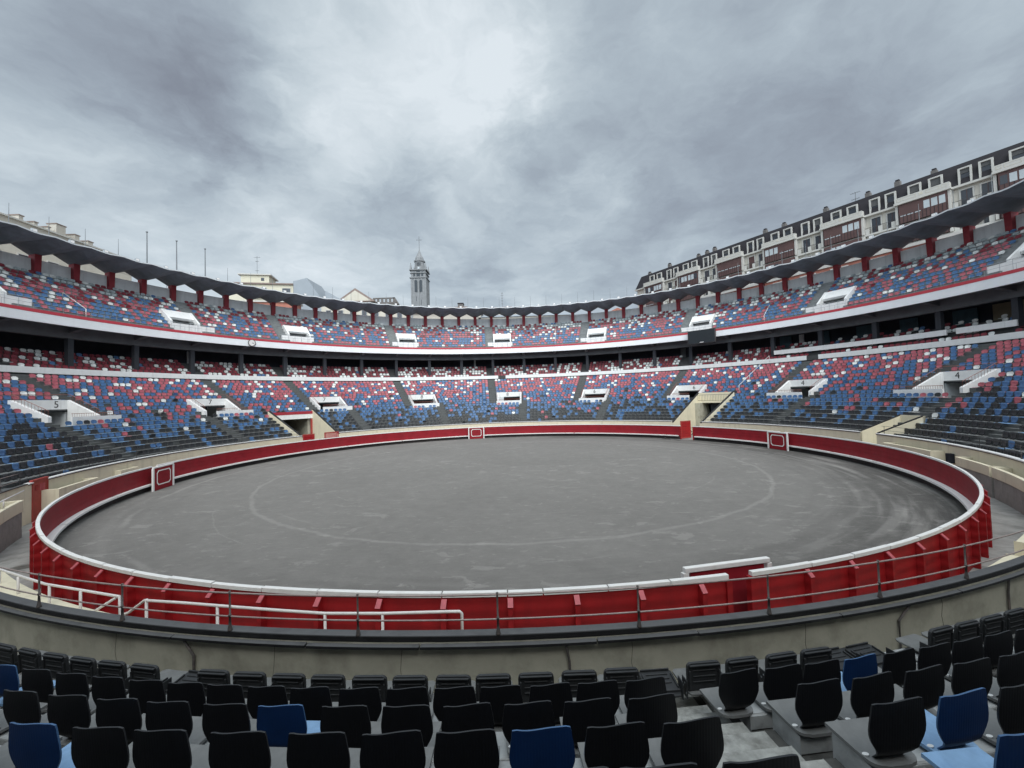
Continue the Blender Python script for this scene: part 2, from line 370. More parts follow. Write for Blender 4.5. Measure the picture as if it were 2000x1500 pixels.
def complement(blocks, a=-180., b=180.):
    bl = sorted((max(a, x), min(b, y)) for x, y in blocks if y > a and x < b); out_ = []; c = a
    for x, y in bl:
        if x > c: out_.append((c, x))
        c = max(c, y)
    if c < b: out_.append((c, b))
    return out_
def wrapb(bl):
    r = []
    for x, y in bl:
        x0 = nrm((x + y) / 2); h = (y - x) / 2; r.append((x0 - h, x0 + h))
        if x0 + h > 180: r.append((-180, x0 + h - 360))
        if x0 - h < -180: r.append((x0 - h + 360, 180))
    return r
LR = lambda i: 28.1 + .75 * i                         # back line of lower row i
LZ = lambda i: 1.53 + .355 * i                        # step height of lower row i
def low_cuts(i):
    c = []
    if i <= 7: c.append(GATE_A)
    if i <= 9: c.append(GATE_B)
    if i <= 2: c.append(GATE_C)
    if 9 <= i <= 12: c += list(LV.values())
    return c
t = MB()
t.sweep([(27.25, .3), (27.25, 1.12), (27.72, 1.12), (27.72, .3)], -180 + 1e-6, -61, M['concrete'])
t.sweep([(27.25, .3), (27.25, 1.12), (27.72, 1.12), (27.72, .3)], -50.2, 47, M['concrete'])
t.sweep([(27.25, .3), (27.25, 1.12), (27.72, 1.12), (27.72, .3)], 56, 91.9, M['concrete'])
t.sweep([(27.25, .3), (27.25, 1.12), (27.72, 1.12), (27.72, .3)], 96.3, 180 - 1e-6, M['concrete'])
NEARC = [(155., 180.), (-180., -150.)]
for i in range(22):
    Ri, Zi = LR(i) - .38, LZ(i)
    hi = (44.35 if i == 21 else Ri + .75); dn = .26
    prof = [(Ri, Zi - .55), (Ri, Zi), (hi, Zi), (hi, Zi - .55)]
    nprof = [(Ri, Zi - .82), (Ri, Zi - dn), (hi, Zi - dn), (hi, Zi - .82)]
    for a, b in complement(low_cuts(i)):
        for x, y, m_ in ((a, min(b, -150), 'old_step'), (max(a, -150), min(b, 150), 'terrace'), (max(a, 150), b, 'old_step')):
            if y > x: t.sweep(nprof if m_ == 'old_step' else prof, x, y, M['footway'] if m_ == 'old_step' else M[m_])
t.build('lower_terrace', RING)
# aisle half steps
for A_, rows, fl in ((UPB_AISLE, range(9, 22), 'u'), (LOW_AISLE, range(0, 10), 'l')):
    for a in A_:
        near = abs(nrm(a)) > 140; t = MB()
        if fl == 'u' and near: continue
        for i in rows:
            if any(x - .2 < nrm(a) < y + .2 for x, y in low_cuts(i)): continue
            R0 = LR(i) - .38; h = math.degrees(AH * .9 / R0)
            d_ = .26 if near else 0
            t.rbox(R0 - .36, R0 - .001, a - h, a + h, LZ(i) - .36 - d_, LZ(i) - .178 - d_, M['old_step'] if near else M['aisle'])
            if near: t.rbox(R0 + .003, R0 + .385, a - h, a + h, LZ(i) - .2595, LZ(i) - .252, M['old_step'])
        if t.v:
            o = t.build('aisle_stair', RING); shift_centre(o, P(LR(rows[0]), a, LZ(rows[0])))
            if near: bevel(o, .012)

for i in range(0, 7):                                   # raised bench blocks that carry the near seats
    h = math.degrees(.62 / LR(i))
    for a, b in complement([(x - h, x + h) for x in (153.25, 175.75, 198.25)], 150, 210):
        o = MB().rbox(LR(i) - .385, LR(i) - .06, a, b, LZ(i) - .259, LZ(i) + (-.078 if i else -.02), M['bench']).build('bench_block', RING); shift_centre(o, P(LR(i), (a + b) / 2, LZ(i))); bevel(o, .02, 3)

# lower vomitories with their painted numbers
def number(txt, th, R, z, size, parent):
    cu = bpy.data.curves.new('number', 'FONT'); cu.body = txt; cu.size = size; cu.extrude = .004; cu.align_x = 'CENTER'; cu.align_y = 'CENTER'
    cu.materials.append(M['dark_rail']); tmp = bpy.data.objects.new('tmp', cu); COL.objects.link(tmp)
    me = bpy.data.meshes.new_from_object(tmp.evaluated_get(bpy.context.evaluated_depsgraph_get())); bpy.data.objects.remove(tmp)
    o = bpy.data.objects.new('number', me); COL.objects.link(o)
    q = rad(th); X = Vector((cos(q), -sin(q), 0)); Z = Vector((-sin(q), -cos(q), 0)); Y = Vector((0, 0, 1))
    mw = Matrix((X, Y, Z)).transposed().to_4x4(); mw.translation = P(R, th, z); o.parent = parent
    o.matrix_world = mw; return o
VNUM = {-4: ('5', -88.9), -3: ('7', -67.6), -2: ('7', -45.8), -1: ('8', -23.0), 0: ('8', -.9), 1: ('6', 21.6), 2: ('6', 45.1), 3: ('4', 66.3), 4: ('4', 88.3)}
PARA = {-4: (-91.6, -85.0), -3: (-69.6, -62.8), -2: (-48.1, -41.35), -1: (-26.35, -19.4), 0: (-4.0, 2.75), 1: (18.3, 25.1), 2: (40.7, 45.9), 3: (62.5, 69.1), 4: (84.2, 91.0)}
for k in range(-4, 5):
    a, b = LV[k]; th0, th1 = a, b; W = M['white']
    m = MB()
    m.rbox(37.40, 37.58, a, b, 5.72, 6.50, W)                                    # lintel
    for s, e in ((a, a + .42), (b - .42, b)):                                    # sloping cheeks
        m.rbox(34.75, 37.40, s, e, 3.3, (5.15, 6.47), W)
    m.rbox(37.58, 41.0, a, a + .42, 3.3, 5.72, M['pale_wall']); m.rbox(37.58, 41.0, b - .42, b, 3.3, 5.72, M['pale_wall'])
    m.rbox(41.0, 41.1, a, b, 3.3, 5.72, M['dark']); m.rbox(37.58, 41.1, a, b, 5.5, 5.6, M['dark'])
    m.rbox(34.4, 41, a, b, 3.2, 3.3, M['concrete'])
    m.rbox(37.38, 37.56, a + .42, a + 1.9, 3.3, 5.72, M['pale_wall']) if k in (0,) else None
    v = m.build('vomitory', RING)
    p = MB(); p.rbox(34.28, 34.42, PARA[k][0], PARA[k][1], 4.0, 5.08, W); p.build('front_parapet', v)
    r = MB()
    for q in np.linspace(PARA[k][0] + .1, PARA[k][1] - .1, 22): r.tube([P(34.36, q, 5.08), P(34.36, q, 5.34)], .012, M['rust_rail'], 4)
    r.tube([P(34.36, q, 5.34) for q in np.linspace(PARA[k][0], PARA[k][1], 6)], .018, M['rust_rail'], 4)
    for th in (a + .1, b - .1):
        r.tube([P(34.8, th, 5.62), P(37.4, th, 6.95)], .022, M['rust_rail'], 4)
        for q in np.linspace(34.8, 37.4, 12): r.tube([P(q, th, 5.1 + (q - 34.75) * .498), P(q, th, 5.62 + (q - 34.8) * .51)], .012, M['rust_rail'], 4)
    r.tube([P(37.5, q, 6.95) for q in np.linspace(a, b, 6)], .018, M['rust_rail'], 4)
    r.build('railing', v)
    number(VNUM[k][0], VNUM[k][1], 37.39, 6.11, .78, v)

# big gate A (left) and gate B (right), cut through the lower tier
def tunnel(name, g, Rp, z_open, label=None):
    a, b = g; m = MB(); Cm = M['cream']
    zt = lambda R: 1.98 + .473 * (R - 28.1) + .02
    tk = .55
    for s, e in ((a - .02, a + tk), (b - tk, b + .02)):
        m.rbox(27.12, Rp, s, e, 0, (zt(27.12) + .22, zt(Rp) + .12), Cm)
        m.rbox(27.14, Rp, s + .07, e - .07, (zt(27.12) + .22, zt(Rp) + .12), (zt(27.12) + .30, zt(Rp) + .20), M['black_paint'])
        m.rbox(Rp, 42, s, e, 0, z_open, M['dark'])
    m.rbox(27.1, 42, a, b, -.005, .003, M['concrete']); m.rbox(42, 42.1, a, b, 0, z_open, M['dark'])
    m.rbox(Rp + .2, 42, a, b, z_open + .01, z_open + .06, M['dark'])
    return m
m = tunnel('gate', GATE_A, 33.7, 3.7)
m.rbox(33.5, 33.75, GATE_A[0] + .55, GATE_A[1] - .55, 3.68, 4.25, M['white']); m.rbox(33.48, 33.8, GATE_A[0] + .55, GATE_A[1] - .55, 4.252, 4.62, M['coping_red'])
m.rbox(33.9, 41, GATE_A[1] - 1.3, GATE_A[1] - .56, 0, 3.68, M['cream_old_shaded']); m.rbox(33.5, 33.7, GATE_A[1] - .9, GATE_A[1] - .56, 0, 3.67, M['brick_red'])
tag(m.build('entrance_tunnel', RING), 'wide entrance passage under a white beam with red top')
m = tunnel('gate', GATE_B, 34.8, 4.0)
m.rbox(34.0, 34.8, GATE_B[0] + .55, GATE_B[1] - .55, 3.98, 4.2, M['cream']); m.rbox(34.7, 34.85, GATE_B[0] + .55, GATE_B[1] - .55, 4.2, 5.35, M['cream'])
for q in np.linspace(GATE_B[0] + .7, GATE_B[1] - .7, 20): m.tube([P(34.1, q, 4.2), P(34.1, q, 5.05)], .015, M['dark_rail'], 4)
for z_ in (4.3, 5.05): m.tube([P(34.1, q, z_) for q in np.linspace(GATE_B[0] + .6, GATE_B[1] - .6, 6)], .022, M['dark_rail'], 4)
m.rbox(33.2, 36.0, GATE_B[0] + .56, GATE_B[0] + 1.7, 0, 3.97, M['cream_old_shaded'])
m.rbox(34.8, 34.9, GATE_B[0] + 2.9, GATE_B[1] - .56, 0, 3.95, M['dark'])
tag(m.build('entrance_tunnel', RING), 'narrower entrance passage below a cream balcony with thin railing')
m = MB(); a, b = GATE_C
zt = lambda R: 1.98 + .473 * (R - 28.1) + .02
for s, e in ((a, a + .35), (b - .35, b)):
    m.rbox(27.12, 30.35, s, e, 0, (1.95, zt(30.35) + .1), M['cream']); m.rbox(27.14, 30.3, s + .04, e - .04, (1.95, zt(30.3) + .1), (2.03, zt(30.3) + .18), M['black_paint'])
m.rbox(30.2, 30.35, a, b, 0, zt(30.35) + .1, M['cream'])
for j in range(6): m.rbox(27.4 + .45 * j, 30.2, a + .35, b - .35, .3 * j - (.3 if j else 0), .3 * (j + 1), M['cream'])
tag(m.build('stair_well', RING), 'small cream stair well with black coping')

# gallery behind the white band
m = MB()
for a, b in complement([(UPB_AISLE[i] - .9, UPB_AISLE[i] + .9) for i in (4 + 3,)] + [(-3.0, -1.2)]):
    m.sweep([(44.30, 9.2), (44.30, 9.78), (44.46, 9.78), (44.46, 9.2)], a, b, M['white'])
m.build('band_wall', RING)
m = MB()
for a, b in ((56.2, 79.4), (80.4, 86.2), (87.0, 100)): m.sweep([(45.05, 10.38), (45.05, 10.95), (45.2, 10.95), (45.2, 10.38)], a, b, M['white'])
tag(m.build('box_wall', RING), 'second white band in front of the gallery boxes')
GR = lambda j: 45.1 + .75 * j
GZ = lambda j: 9.73 + .43 * j
m = MB()
for j in range(5):
    R0 = 44.34 if j == 0 else GR(j) - .38
    m.sweep([(R0, GZ(j) - .6), (R0, GZ(j)), (GR(j + 1) - .38 if j < 4 else 49.2, GZ(j)), (GR(j + 1) - .38 if j < 4 else 49.2, GZ(j) - .6)], -180, 180, M['gal_floor'])
m.build('gallery_terrace', RING)
m = MB()
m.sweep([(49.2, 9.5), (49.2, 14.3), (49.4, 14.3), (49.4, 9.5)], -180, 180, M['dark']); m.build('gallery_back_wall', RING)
teal = mat('teal_panel', (.03, .07, .09), .6, .3, 1.5); och = mat('ochre_panel', (.20, .17, .11), .7, .15, 1)
m = MB()
for a, b, mm_ in ((55.2, 57.0, teal), (61.0, 62.6, teal), (66.2, 68.2, teal), (71.5, 73.6, teal), (77.2, 79.6, teal), (81.0, 86.5, och), (58.2, 58.9, M['pale_wall']), (-62.8, -62.3, M['pale_wall']), (-47.6, -47.2, M['pale_wall']), (-8.4, -8.0, M['pale_wall']), (37.6, 38.6, M['gal_beam'])):
    MB().rbox(49.0, 49.19, a, b, 11.5, 13.2, mm_).build('gallery_panel', RING)
m = MB(); m.sweep([(43.45, 13.86), (44.9, 14.05), (49.3, 14.28)], -180, 180, M['soffit'], closed=False)
m.sweep([(45.3, 12.95), (45.3, 14.2), (45.9, 14.3), (45.9, 12.95)], -180, 180, M['gal_beam'])
for k in range(48): m.rbox(43.5, 45.3, -4.15 + 7.5 * k - .3, -4.15 + 7.5 * k + .3, (13.84, 13.5), (13.9, 14.1), M['gal_beam'])
m.build('balcony_soffit', RING)
for k in range(-13, 14):
    th = -4.15 + 7.5 * k
    if abs(th) > 97: continue
    o = MB().rbox(45.35, 45.85, th - .30, th + .30, 9.8, 13.0, M['gal_post']).build('gallery_post', RING); shift_centre(o, P(45.6, th, 9.8))

# balcony fascia and red coping
m = MB(); m.sweep([(43.30, 13.86), (43.26, 14.70), (43.44, 14.70), (43.48, 13.86)], -180, 180, M['fascia'], 1.25); m.build('balcony_fascia', RING)
m = MB(); m.sweep([(43.24, 14.703), (43.34, 15.02), (43.52, 15.02), (43.56, 14.703)], -180, 180, M['coping_red']); m.build('red_coping', RING)
m = MB()
for q in np.arange(-98, 98, 1.5): m.tube([P(43.5, q, 15.0), P(43.5, q, 15.55)], .014, M['grey_metal'], 4)
m.tube([P(43.5, q, 15.55) for q in np.arange(-98, 98.1, 1.4)], .014, M['grey_metal'], 4); m.build('balcony_rail', RING)

# upper tier
UR = lambda i: 44.3 + .62 * i
UZ = lambda i: 15.33 + .505 * i
m = MB()
m.sweep([(43.5, 14.4), (43.5, 14.95), (43.95, 14.95), (43.95, 14.4)], -180, 180, M['upper_terrace'])
for i in range(10):
    R0 = UR(i) - .36; R1 = 50.6 if i == 9 else R0 + .62
    for a, b in (complement([UV[k] for k in UV]) if i < 4 else [(-180, 180)]):
        m.sweep([(R0, UZ(i) - .9), (R0, UZ(i)), (R1, UZ(i)), (R1, UZ(i) - .9)], a, b, M['upper_terrace'])
m.build('upper_terrace', RING)
for a in UP_AISLE:
    if abs(nrm(a)) > 110: continue
    m = MB()
    for i in range(10):
        R0 = UR(i) - .36; h = math.degrees(.62 / R0)
        m.rbox(R0 - .3, R0 - .001, a - h, a + h, UZ(i) - .5, UZ(i) - .25, M['upper_terrace'])
    o = m.build('aisle_stair', RING); shift_centre(o, P(44.3, a, 15.3))
for k in UV:
    a, b = UV[k]; m = MB(); W = M['white']
    for s, e in ((a, a + .3), (b - .3, b)):
        m.add([P(44.6, s, 14.9), P(44.6, e, 14.9), P(47.0, e, 14.9), P(47.0, s, 14.9), P(44.6, s, 16.35), P(44.6, e, 16.35), P(46.6, e, 18.0), P(46.6, s, 18.0), P(47.0, e, 18.0), P(47.0, s, 18.0)],
              [(0, 1, 2, 3), (0, 4, 5, 1), (4, 7, 6, 5), (7, 9, 8, 6), (3, 2, 8, 9), (0, 3, 9, 7, 4), (1, 5, 6, 8, 2)], W)
    m.add([P(45.6, a + .3, 16.95), P(45.6, b - .3, 16.95), P(46.6, b - .3, 17.97), P(46.6, a + .3, 17.97), P(46.8, b - .3, 17.97), P(46.8, a + .3, 17.97), P(45.75, a + .3, 16.7), P(45.75, b - .3, 16.7), P(46.8, a + .3, 16.7), P(46.8, b - .3, 16.7)],
          [(0, 1, 2, 3), (3, 2, 4, 5), (0, 6, 7, 1), (6, 8, 9, 7), (8, 5, 4, 9)], W)
    m.rbox(47.0, 47.1, a, b, 14.9, 17.9, M['dark']); m.rbox(44.5, 47.0, a + .3, b - .3, 14.9, 14.96, M['dark'])
    v = m.build('upper_vomitory', RING)
    fa, fb = (a - .3, b + 1.9) if mir(k) else (a - 1.4, b + .35)
    p = MB(); p.rbox(44.15, 44.28, fa, fb, 14.95, 16.0, W); p.build('front_parapet', v)
    r = MB(); r.tube([P(44.1, q, 16.12) for q in np.linspace(fa, fb, 6)], .02, M['grey_metal'], 4)
    for q in np.linspace(fa, fb, 6): r.tube([P(44.1, q, 15.2), P(44.1, q, 16.12)], .014, M['grey_metal'], 4)
    r.build('railing', v)
m = MB()
m.sweep([(50.45, 19.2), (50.45, 21.68), (50.62, 21.68), (50.62, 19.2)], -180, 180, M['pale_wall']); m.build('rear_parapet', RING)
m = MB(); m.sweep([(50.64, -.2), (50.64, 21.5), (51.0, 21.5), (51.0, -.2)], -180, 180, M['brick_red'], 3.75); m.build('outer_wall', RING)
for k in range(-23, 24):
    th = -.3 + 3.75 * k
    if abs(th) > 88: continue
    m = MB(); h = .31
    c0, c1, d0, d1 = P(50.02, th - h, 19.6), P(50.02, th + h, 19.6), P(50.8, th - h, 19.6), P(50.8, th + h, 19.6)
    g0, g1, e0, e1 = P(49.90, th - h * 1.05, 22.2), P(49.90, th + h * 1.05, 22.2), P(50.8, th - h * 1.05, 22.2), P(50.8, th + h * 1.05, 22.2)
    m.add([c0, c1, d1, d0, g0, g1, e1, e0], [(0, 3, 2, 1), (4, 5, 6, 7), (0, 1, 5, 4), (1, 2, 6, 5), (2, 3, 7, 6), (3, 0, 4, 7)], M['red_column'])
    o = m.build('roof_column', RING); shift_centre(o, P(50.3, th, 19.6))

# folded-plate roof
m = MB(); vs = []; NB = 96; RRs = [45.1, 46.4, 47.8, 49.2, 50.2, 50.8]
zc = [22.66, 22.48, 22.30, 22.16, 22.08, 22.06]; zm = [22.80, 22.80, 22.80, 22.79, 22.78, 22.76]
sub = [(0.0, 0.0), (.085, 0.0), (.5, 1.0), (.915, 0.0)]
rows_ = []
for k in range(NB):
    for u_, s_ in sub:
        th = -.3 + 3.75 * (k + u_)
        rows_.append((th, s_))
n = len(rows_); kR = len(RRs)
for th, s_ in rows_:
    for R_, a_, b_ in zip(RRs, zc, zm):
        # front edge is nearly level, scalloped up between columns
        vs.append(P(R_, th, a_ + (b_ - a_) * s_))
nU = len(vs)
for th, s_ in rows_:
    for R_, a_, b_ in zip(RRs, zc, zm):
        zf = a_ + (b_ - a_) * s_
        vs.append(P(R_, th, zf + .13 + (.0 if s_ else .12 * min(1, (R_ - 45.1) / 2))))
fu, ft_, fr = [], [], []
for j in range(n):
    j2 = (j + 1) % n
    for i in range(kR - 1):
        fu.append((j * kR + i, j2 * kR + i, j2 * kR + i + 1, j * kR + i + 1))
        ft_.append((nU + j * kR + i, nU + j * kR + i + 1, nU + j2 * kR + i + 1, nU + j2 * kR + i))
    fr.append((j * kR, nU + j * kR, nU + j2 * kR, j2 * kR)); fr.append((j * kR + kR - 1, j2 * kR + kR - 1, nU + j2 * kR + kR - 1, nU + j * kR + kR - 1))
o_ = 0; m.v = vs
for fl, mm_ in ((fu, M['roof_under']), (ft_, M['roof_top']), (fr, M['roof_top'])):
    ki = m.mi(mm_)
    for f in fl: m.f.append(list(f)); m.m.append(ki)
m.build('roof', RING)

# ------------------------------------------------------------------ cream wall round the passage
WALL = tag(empty('perimeter_wall'), 'cream rendered wall with pale capping round the passage below the front row', 'wall')
DOOR_D = (-117.2, -114.5)
cuts = [GATE_A, GATE_B, (GATE_C[0] + .35, GATE_C[1] - .35), DOOR_D]
m = MB(); mi_ = MB()
for a, b in complement(cuts):
    m.sweep([(27.12, -.004), (27.12, 1.93), (27.25, 1.93), (27.25, -.004)], a, b, [M['cream'], M['cream'], M['cream_old_shaded'], M['cream']])
m.build('rendered_wall', WALL)
m = MB()
for a, b in complement(cuts + [(131, 180), (-180, -118)]):
    m.sweep([(27.06, 1.932), (27.06, 1.985), (27.29, 1.985), (27.29, 1.932)], a, b, M['white'])
    m.sweep([(27.09, 1.88), (27.09, 1.928), (27.117, 1.928), (27.117, 1.88)], a, b, M['black_paint'])
m.build('white_capping', WALL)
m = MB()
for a, b in ((131.02, 241.8),):
    m.sweep([(27.08, 1.934), (27.08, 1.985), (27.235, 1.985), (27.248, 1.978), (27.250, 1.905), (27.2505, 1.904), (27.252, 1.934)], a, b, [M['black_paint'], M['ledge_top'], M['black_paint'], M['black_paint'], M['black_paint'], M['black_paint'], M['black_paint']], .6)
m.build('black_capping', WALL)
m = MB()
for th0 in (176.1, 170.2, 187.4, 183.2, 164.2, 193.6):
    pts_ = [P(27.2515, th0 + random.uniform(-.05, .05), z_) for z_ in (1.85, 1.7, 1.5, 1.35, 1.2)]
    o = MB().tube(pts_, .003, M['black_paint'], 4).build('joint', WALL); shift_centre(o, pts_[0])
js = [131, 142, 150, 157.5, 163.4, 168.9, 174.0, 177.2, 182.6, 186.2, 191, 197.4, 204, 212, 225, 241]
for n_, (a, b) in enumerate(zip(js[:-1], js[1:])):
    dz = random.uniform(-.012, .012)
    m.sweep([(27.268, 1.85 + dz), (27.268, 1.895 + dz), (27.345 + dz * .6, 1.888 + dz), (27.345 + dz * .6, 1.85 + dz)], a + .02, b - .02, [M['black_paint'], M['ledge_top'], M['black_paint'], M['black_paint']], .6)
m.build('ledge_plank', WALL)
for th, dth in ((-169.4, .35), (178.15, .1), (165.9, -.5), (160.3, 0)):
    o = MB().tube([P(27.30, th, 1.84), P(27.28, th + dth * -1, 1.6), P(27.28, th - dth, 1.12)], .02, M['rail_metal'], 6).build('drain_pipe', WALL)
    shift_centre(o, P(27.33, th, 1.5))

# railing on the capping
RAIL = tag(empty('railing'), 'thin dark metal railing with two bars and round-footed posts standing on the black wall capping', 'railing')
posts = [-.3 + 4.4 * k for k in range(-13, 15)]
m = MB()
ths = np.arange(131, 241, .8)
m.tube([P(27.22, q, 2.555) for q in ths], .013, M['rail_bar'], 6); m.tube([P(27.22, q, 2.20) for q in ths], .012, M['rail_bar'], 6)
m.build('bar', RAIL, True)
k = 0; pm = None
for k in range(-13, 14):
    th = 180.2 - 4.4 * k
    if pm is None:
        m = MB(); m.tube([(0, 0, 0), (0, 0, .02), (0, 0, .10), (0, 0, .22), (0, 0, .215), (0, 0, .245), (0, 0, .25), (0, 0, .56), (0, 0, .60)], [.036, .034, .020, .015, .023, .023, .014, .014, .019], M['rail_metal'], 8)
        o = m.build('post', RAIL, True); pm = o.data
    else: o = bpy.data.objects.new('post', pm); COL.objects.link(o); o.parent = RAIL
    o.location = P(27.22, th, 1.985)
RAIL2 = tag(empty('railing'), 'very thin dark railing above the white capping along the far front row', 'railing')
m = MB()
for a, b in complement(cuts + [(131, 180), (-180, -118)]):
    ths = np.linspace(a, b, max(2, int((b - a) / 1.3)))
    m.tube([P(27.5, q, 2.5) for q in ths], .012, M['dark_rail'], 4); m.tube([P(27.5, q, 2.2) for q in ths], .010, M['dark_rail'], 4)
    for q in np.arange(a + .5, b, 4.4): m.tube([P(27.5, q, 1.12), P(27.5, q, 2.52)], .018, M['dark_rail'], 4)
m.build('bars_and_posts', RAIL2)
RAIL2.children[0].name = 'bar'

# ------------------------------------------------------------------ red barrier of the ring
BAR = tag(empty('barrier'), 'round red wooden barrier with white top rail and white foot step enclosing the sand', 'barrier')
BGAP = [(52.35, 55.9), (168.15, 169.38), (-101.6, -100.4), (-12.2, -11.0), (79.3, 80.5)]
m = MB()
for a, b in complement(BGAP): m.sweep([(24.99, .34), (24.99, 1.51), (25.05, 1.51), (25.05, .34)], a, b, [M['red_in'], M['red'], M['red'], M['red']], .75)
for a, b in complement(BGAP): m.sweep([(25.0, .0), (25.0, .338), (25.05, .338), (25.05, .0)], a, b, [M['base_shade'], M['red'], M['red'], M['red']], .75)
m.build('board_wall', BAR)
m = MB()
for a, b in complement(BGAP):
    q = a
    while q < b - .01:
        e = min(b, q + 3.0)
        if b - e < 1: e = b
        dz = random.uniform(-.010, .010); m.sweep([(24.968, 1.512), (24.968, 1.592 + dz), (24.974, 1.60 + dz), (25.062, 1.60 + dz), (25.072, 1.592 + dz), (25.072, 1.512)], q + .03, e - .03, M['white_wood'], 1.0)
        q = e
m.build('top_rail', BAR)
m = MB(); sg = complement([(x - .6, y + .6) for x, y in BGAP] + [(g - .15, g + .15) for g in (-126.5, -119.2, -111.4, -61.1, -56.7, -51.2, 48.3, 92.5, 97.6, 103.2, -88, -35, 20, 65)])
for a, b in sg: m.sweep([(24.72, .36), (24.72, .46), (24.985, .46), (24.985, .36)], a, b, M['white_wood'], .75)
m.build('foot_step', BAR)
bm_ = None; ctr = 0
for k in range(120):
    th = -.12 + 3.0 * k
    if any(x - .6 < nrm(th) < y + .6 for x, y in BGAP): th += 0.0
    if any(x - .3 < nrm(th) < y + .3 for x, y in BGAP): continue
    if abs(nrm(th)) < 96: continue                          # hidden behind the far side of the barrier
    if bm_ is None:
        m = MB(); m.prism([(-.05, 0, .0), (-.05, 0, 1.47), (-.05, -.03, 1.47), (-.05, -.15, 1.355), (-.05, -.15, 0)], (.10, 0, 0), M['red'])
        m.prism([(-.053, -.03, 1.465), (-.053, -.15, 1.350), (-.053, -.17, 1.365), (-.053, -.035, 1.49)], (.106, 0, 0), M['red_light'])
        o = m.build('buttress', BAR); bm_ = o.data
    else: o = bpy.data.objects.new('buttress', bm_); COL.objects.link(o); o.parent = BAR
    facing(o, 25.052, th, 0)
for g, e in ((52.30, 'a'), (55.95, 'b'), (168.12, 'a'), (169.42, 'b')):
    o = MB().b2((-.06, -.08, 0), (.06, .06, 1.5), M['red']).build('gate_post', BAR); facing(o, 25.02, g, 0)

# refuge shields standing just inside the barrier
def shield(th, hw, label):
    r = tag(empty('refuge_shield'), label, 'shield', 'wooden refuge shields standing inside the barrier'); facing(r, 24.50, th, 0)
    MB().b2((-hw + .13, -.03, .02), (hw - .13, .03, 1.5), M['red_in']).build('panel', r)
    m = MB(); m.b2((-hw - .02, -.06, 1.502), (hw + .02, .06, 1.61), M['white_wood']); bevel(m.build('top_rail', r), .015)
    for s in (-1, 1): bevel(MB().b2((s * hw - .065, -.055, 0), (s * hw + .065, .055, 1.50), M['white_wood']).build('post', r), .012)
    for yy in (.034, -.034 - .012):
        w_, h_, c_ = hw - .33, .50, .16
        outl = [(-w_ + c_, -h_), (w_ - c_, -h_), (w_, -h_ + c_), (w_, h_ - c_), (w_ - c_, h_), (-w_ + c_, h_), (-w_, h_ - c_), (-w_, -h_ + c_)]
        inn = [(x * (1 - .07 / w_), z * (1 - .07 / h_)) for x, z in outl]; m = MB()
        for i in range(8):
            j = (i + 1) % 8
            m.prism([(outl[i][0], yy, .83 + outl[i][1]), (outl[j][0], yy, .83 + outl[j][1]), (inn[j][0], yy, .83 + inn[j][1]), (inn[i][0], yy, .83 + inn[i][1])], (0, .011, 0), M['white_wood'])
        m.build('painted_outline', r)
        if yy > 0 and th > 160: break
    return r
shield(-100.9, 1.08, 'red refuge shield with white octagon outline in front of the barrier, farthest left')
shield(-11.6, 1.04, 'small red refuge shield with white outline at the far side of the ring')
shield(79.9, 1.08, 'red refuge shield with white octagon outline at the right side of the ring')
s_ = shield(168.45, 1.06, 'nearest refuge shield seen from behind, plain red with white rails, at the barrier gap')

# ------------------------------------------------------------------ gates and doors
def leaf(name, label, th, R0, w_, h_, rot, style):
    r = tag(empty(name), label, 'gate'); facing(r, R0, th, 0); r.rotation_euler[2] += rot
    m = MB(); fm = M['brick_red']
    m.b2((0, -.04, .05), (.10, .04, h_), fm); m.b2((w_ - .10, -.04, .05), (w_, .04, h_), fm); m.b2((.1, -.04, .05), (w_ - .1, .04, .17), fm); m.b2((.1, -.04, h_ - .12), (w_ - .1, .04, h_), fm)
    m.build('frame', r)
    m = MB()
    if style == 'grille':
        m.b2((.1, -.03, .17), (w_ - .1, .03, h_ * .62), M['red'])
        for q in np.arange(.14, w_ - .12, .09): m.b2((q, -.02, h_ * .62), (q + .045, .02, h_ - .12), M['red_light'])
    else: m.b2((.1, -.03, .17), (w_ - .1, .03, h_ - .12), M['red'])
    m.build('panel', r); return r
leaf('gate', 'low red gate half open at the left end of the wide left passage', -60.3, 27.15, 1.35, 2.1, rad(180) - rad(8), 'solid')
leaf('gate', 'low red gate with upright slats closing the right part of the wide left passage', -50.9, 27.15, 1.75, 2.1, rad(0) , 'grille')
leaf('gate', 'red gate leaf swung open beside the barrier opening on the right', 52.2, 25.15, 1.7, 2.1, rad(-100), 'solid')
d = tag(empty('door'), 'tall red metal door with barred opening beside the concrete shelter at the far left', 'door'); facing(d, 27.14, -115.85, 0)
MB().b2((-.62, -.04, .02), (.62, .04, 1.98), M['brick_red']).build('panel', d)
m = MB()
for q in (-.36, -.24, -.12, 0): m.b2((q - .02, .042, 1.45), (q + .02, .06, 1.80), M['red_light'])
m.build('bars', d); MB().b2((.18, .042, 1.5), (.42, .05, 1.8), M['red']).build('window', d)
m = MB(); m.b2((-.70, -.06, 0), (-.625, .07, 2.08), M['brick_red']); m.b2((.625, -.06, 0), (.70, .07, 2.08), M['brick_red']); m.b2((-.625, -.06, 1.985), (.625, .07, 2.08), M['brick_red']); m.build('frame', d)
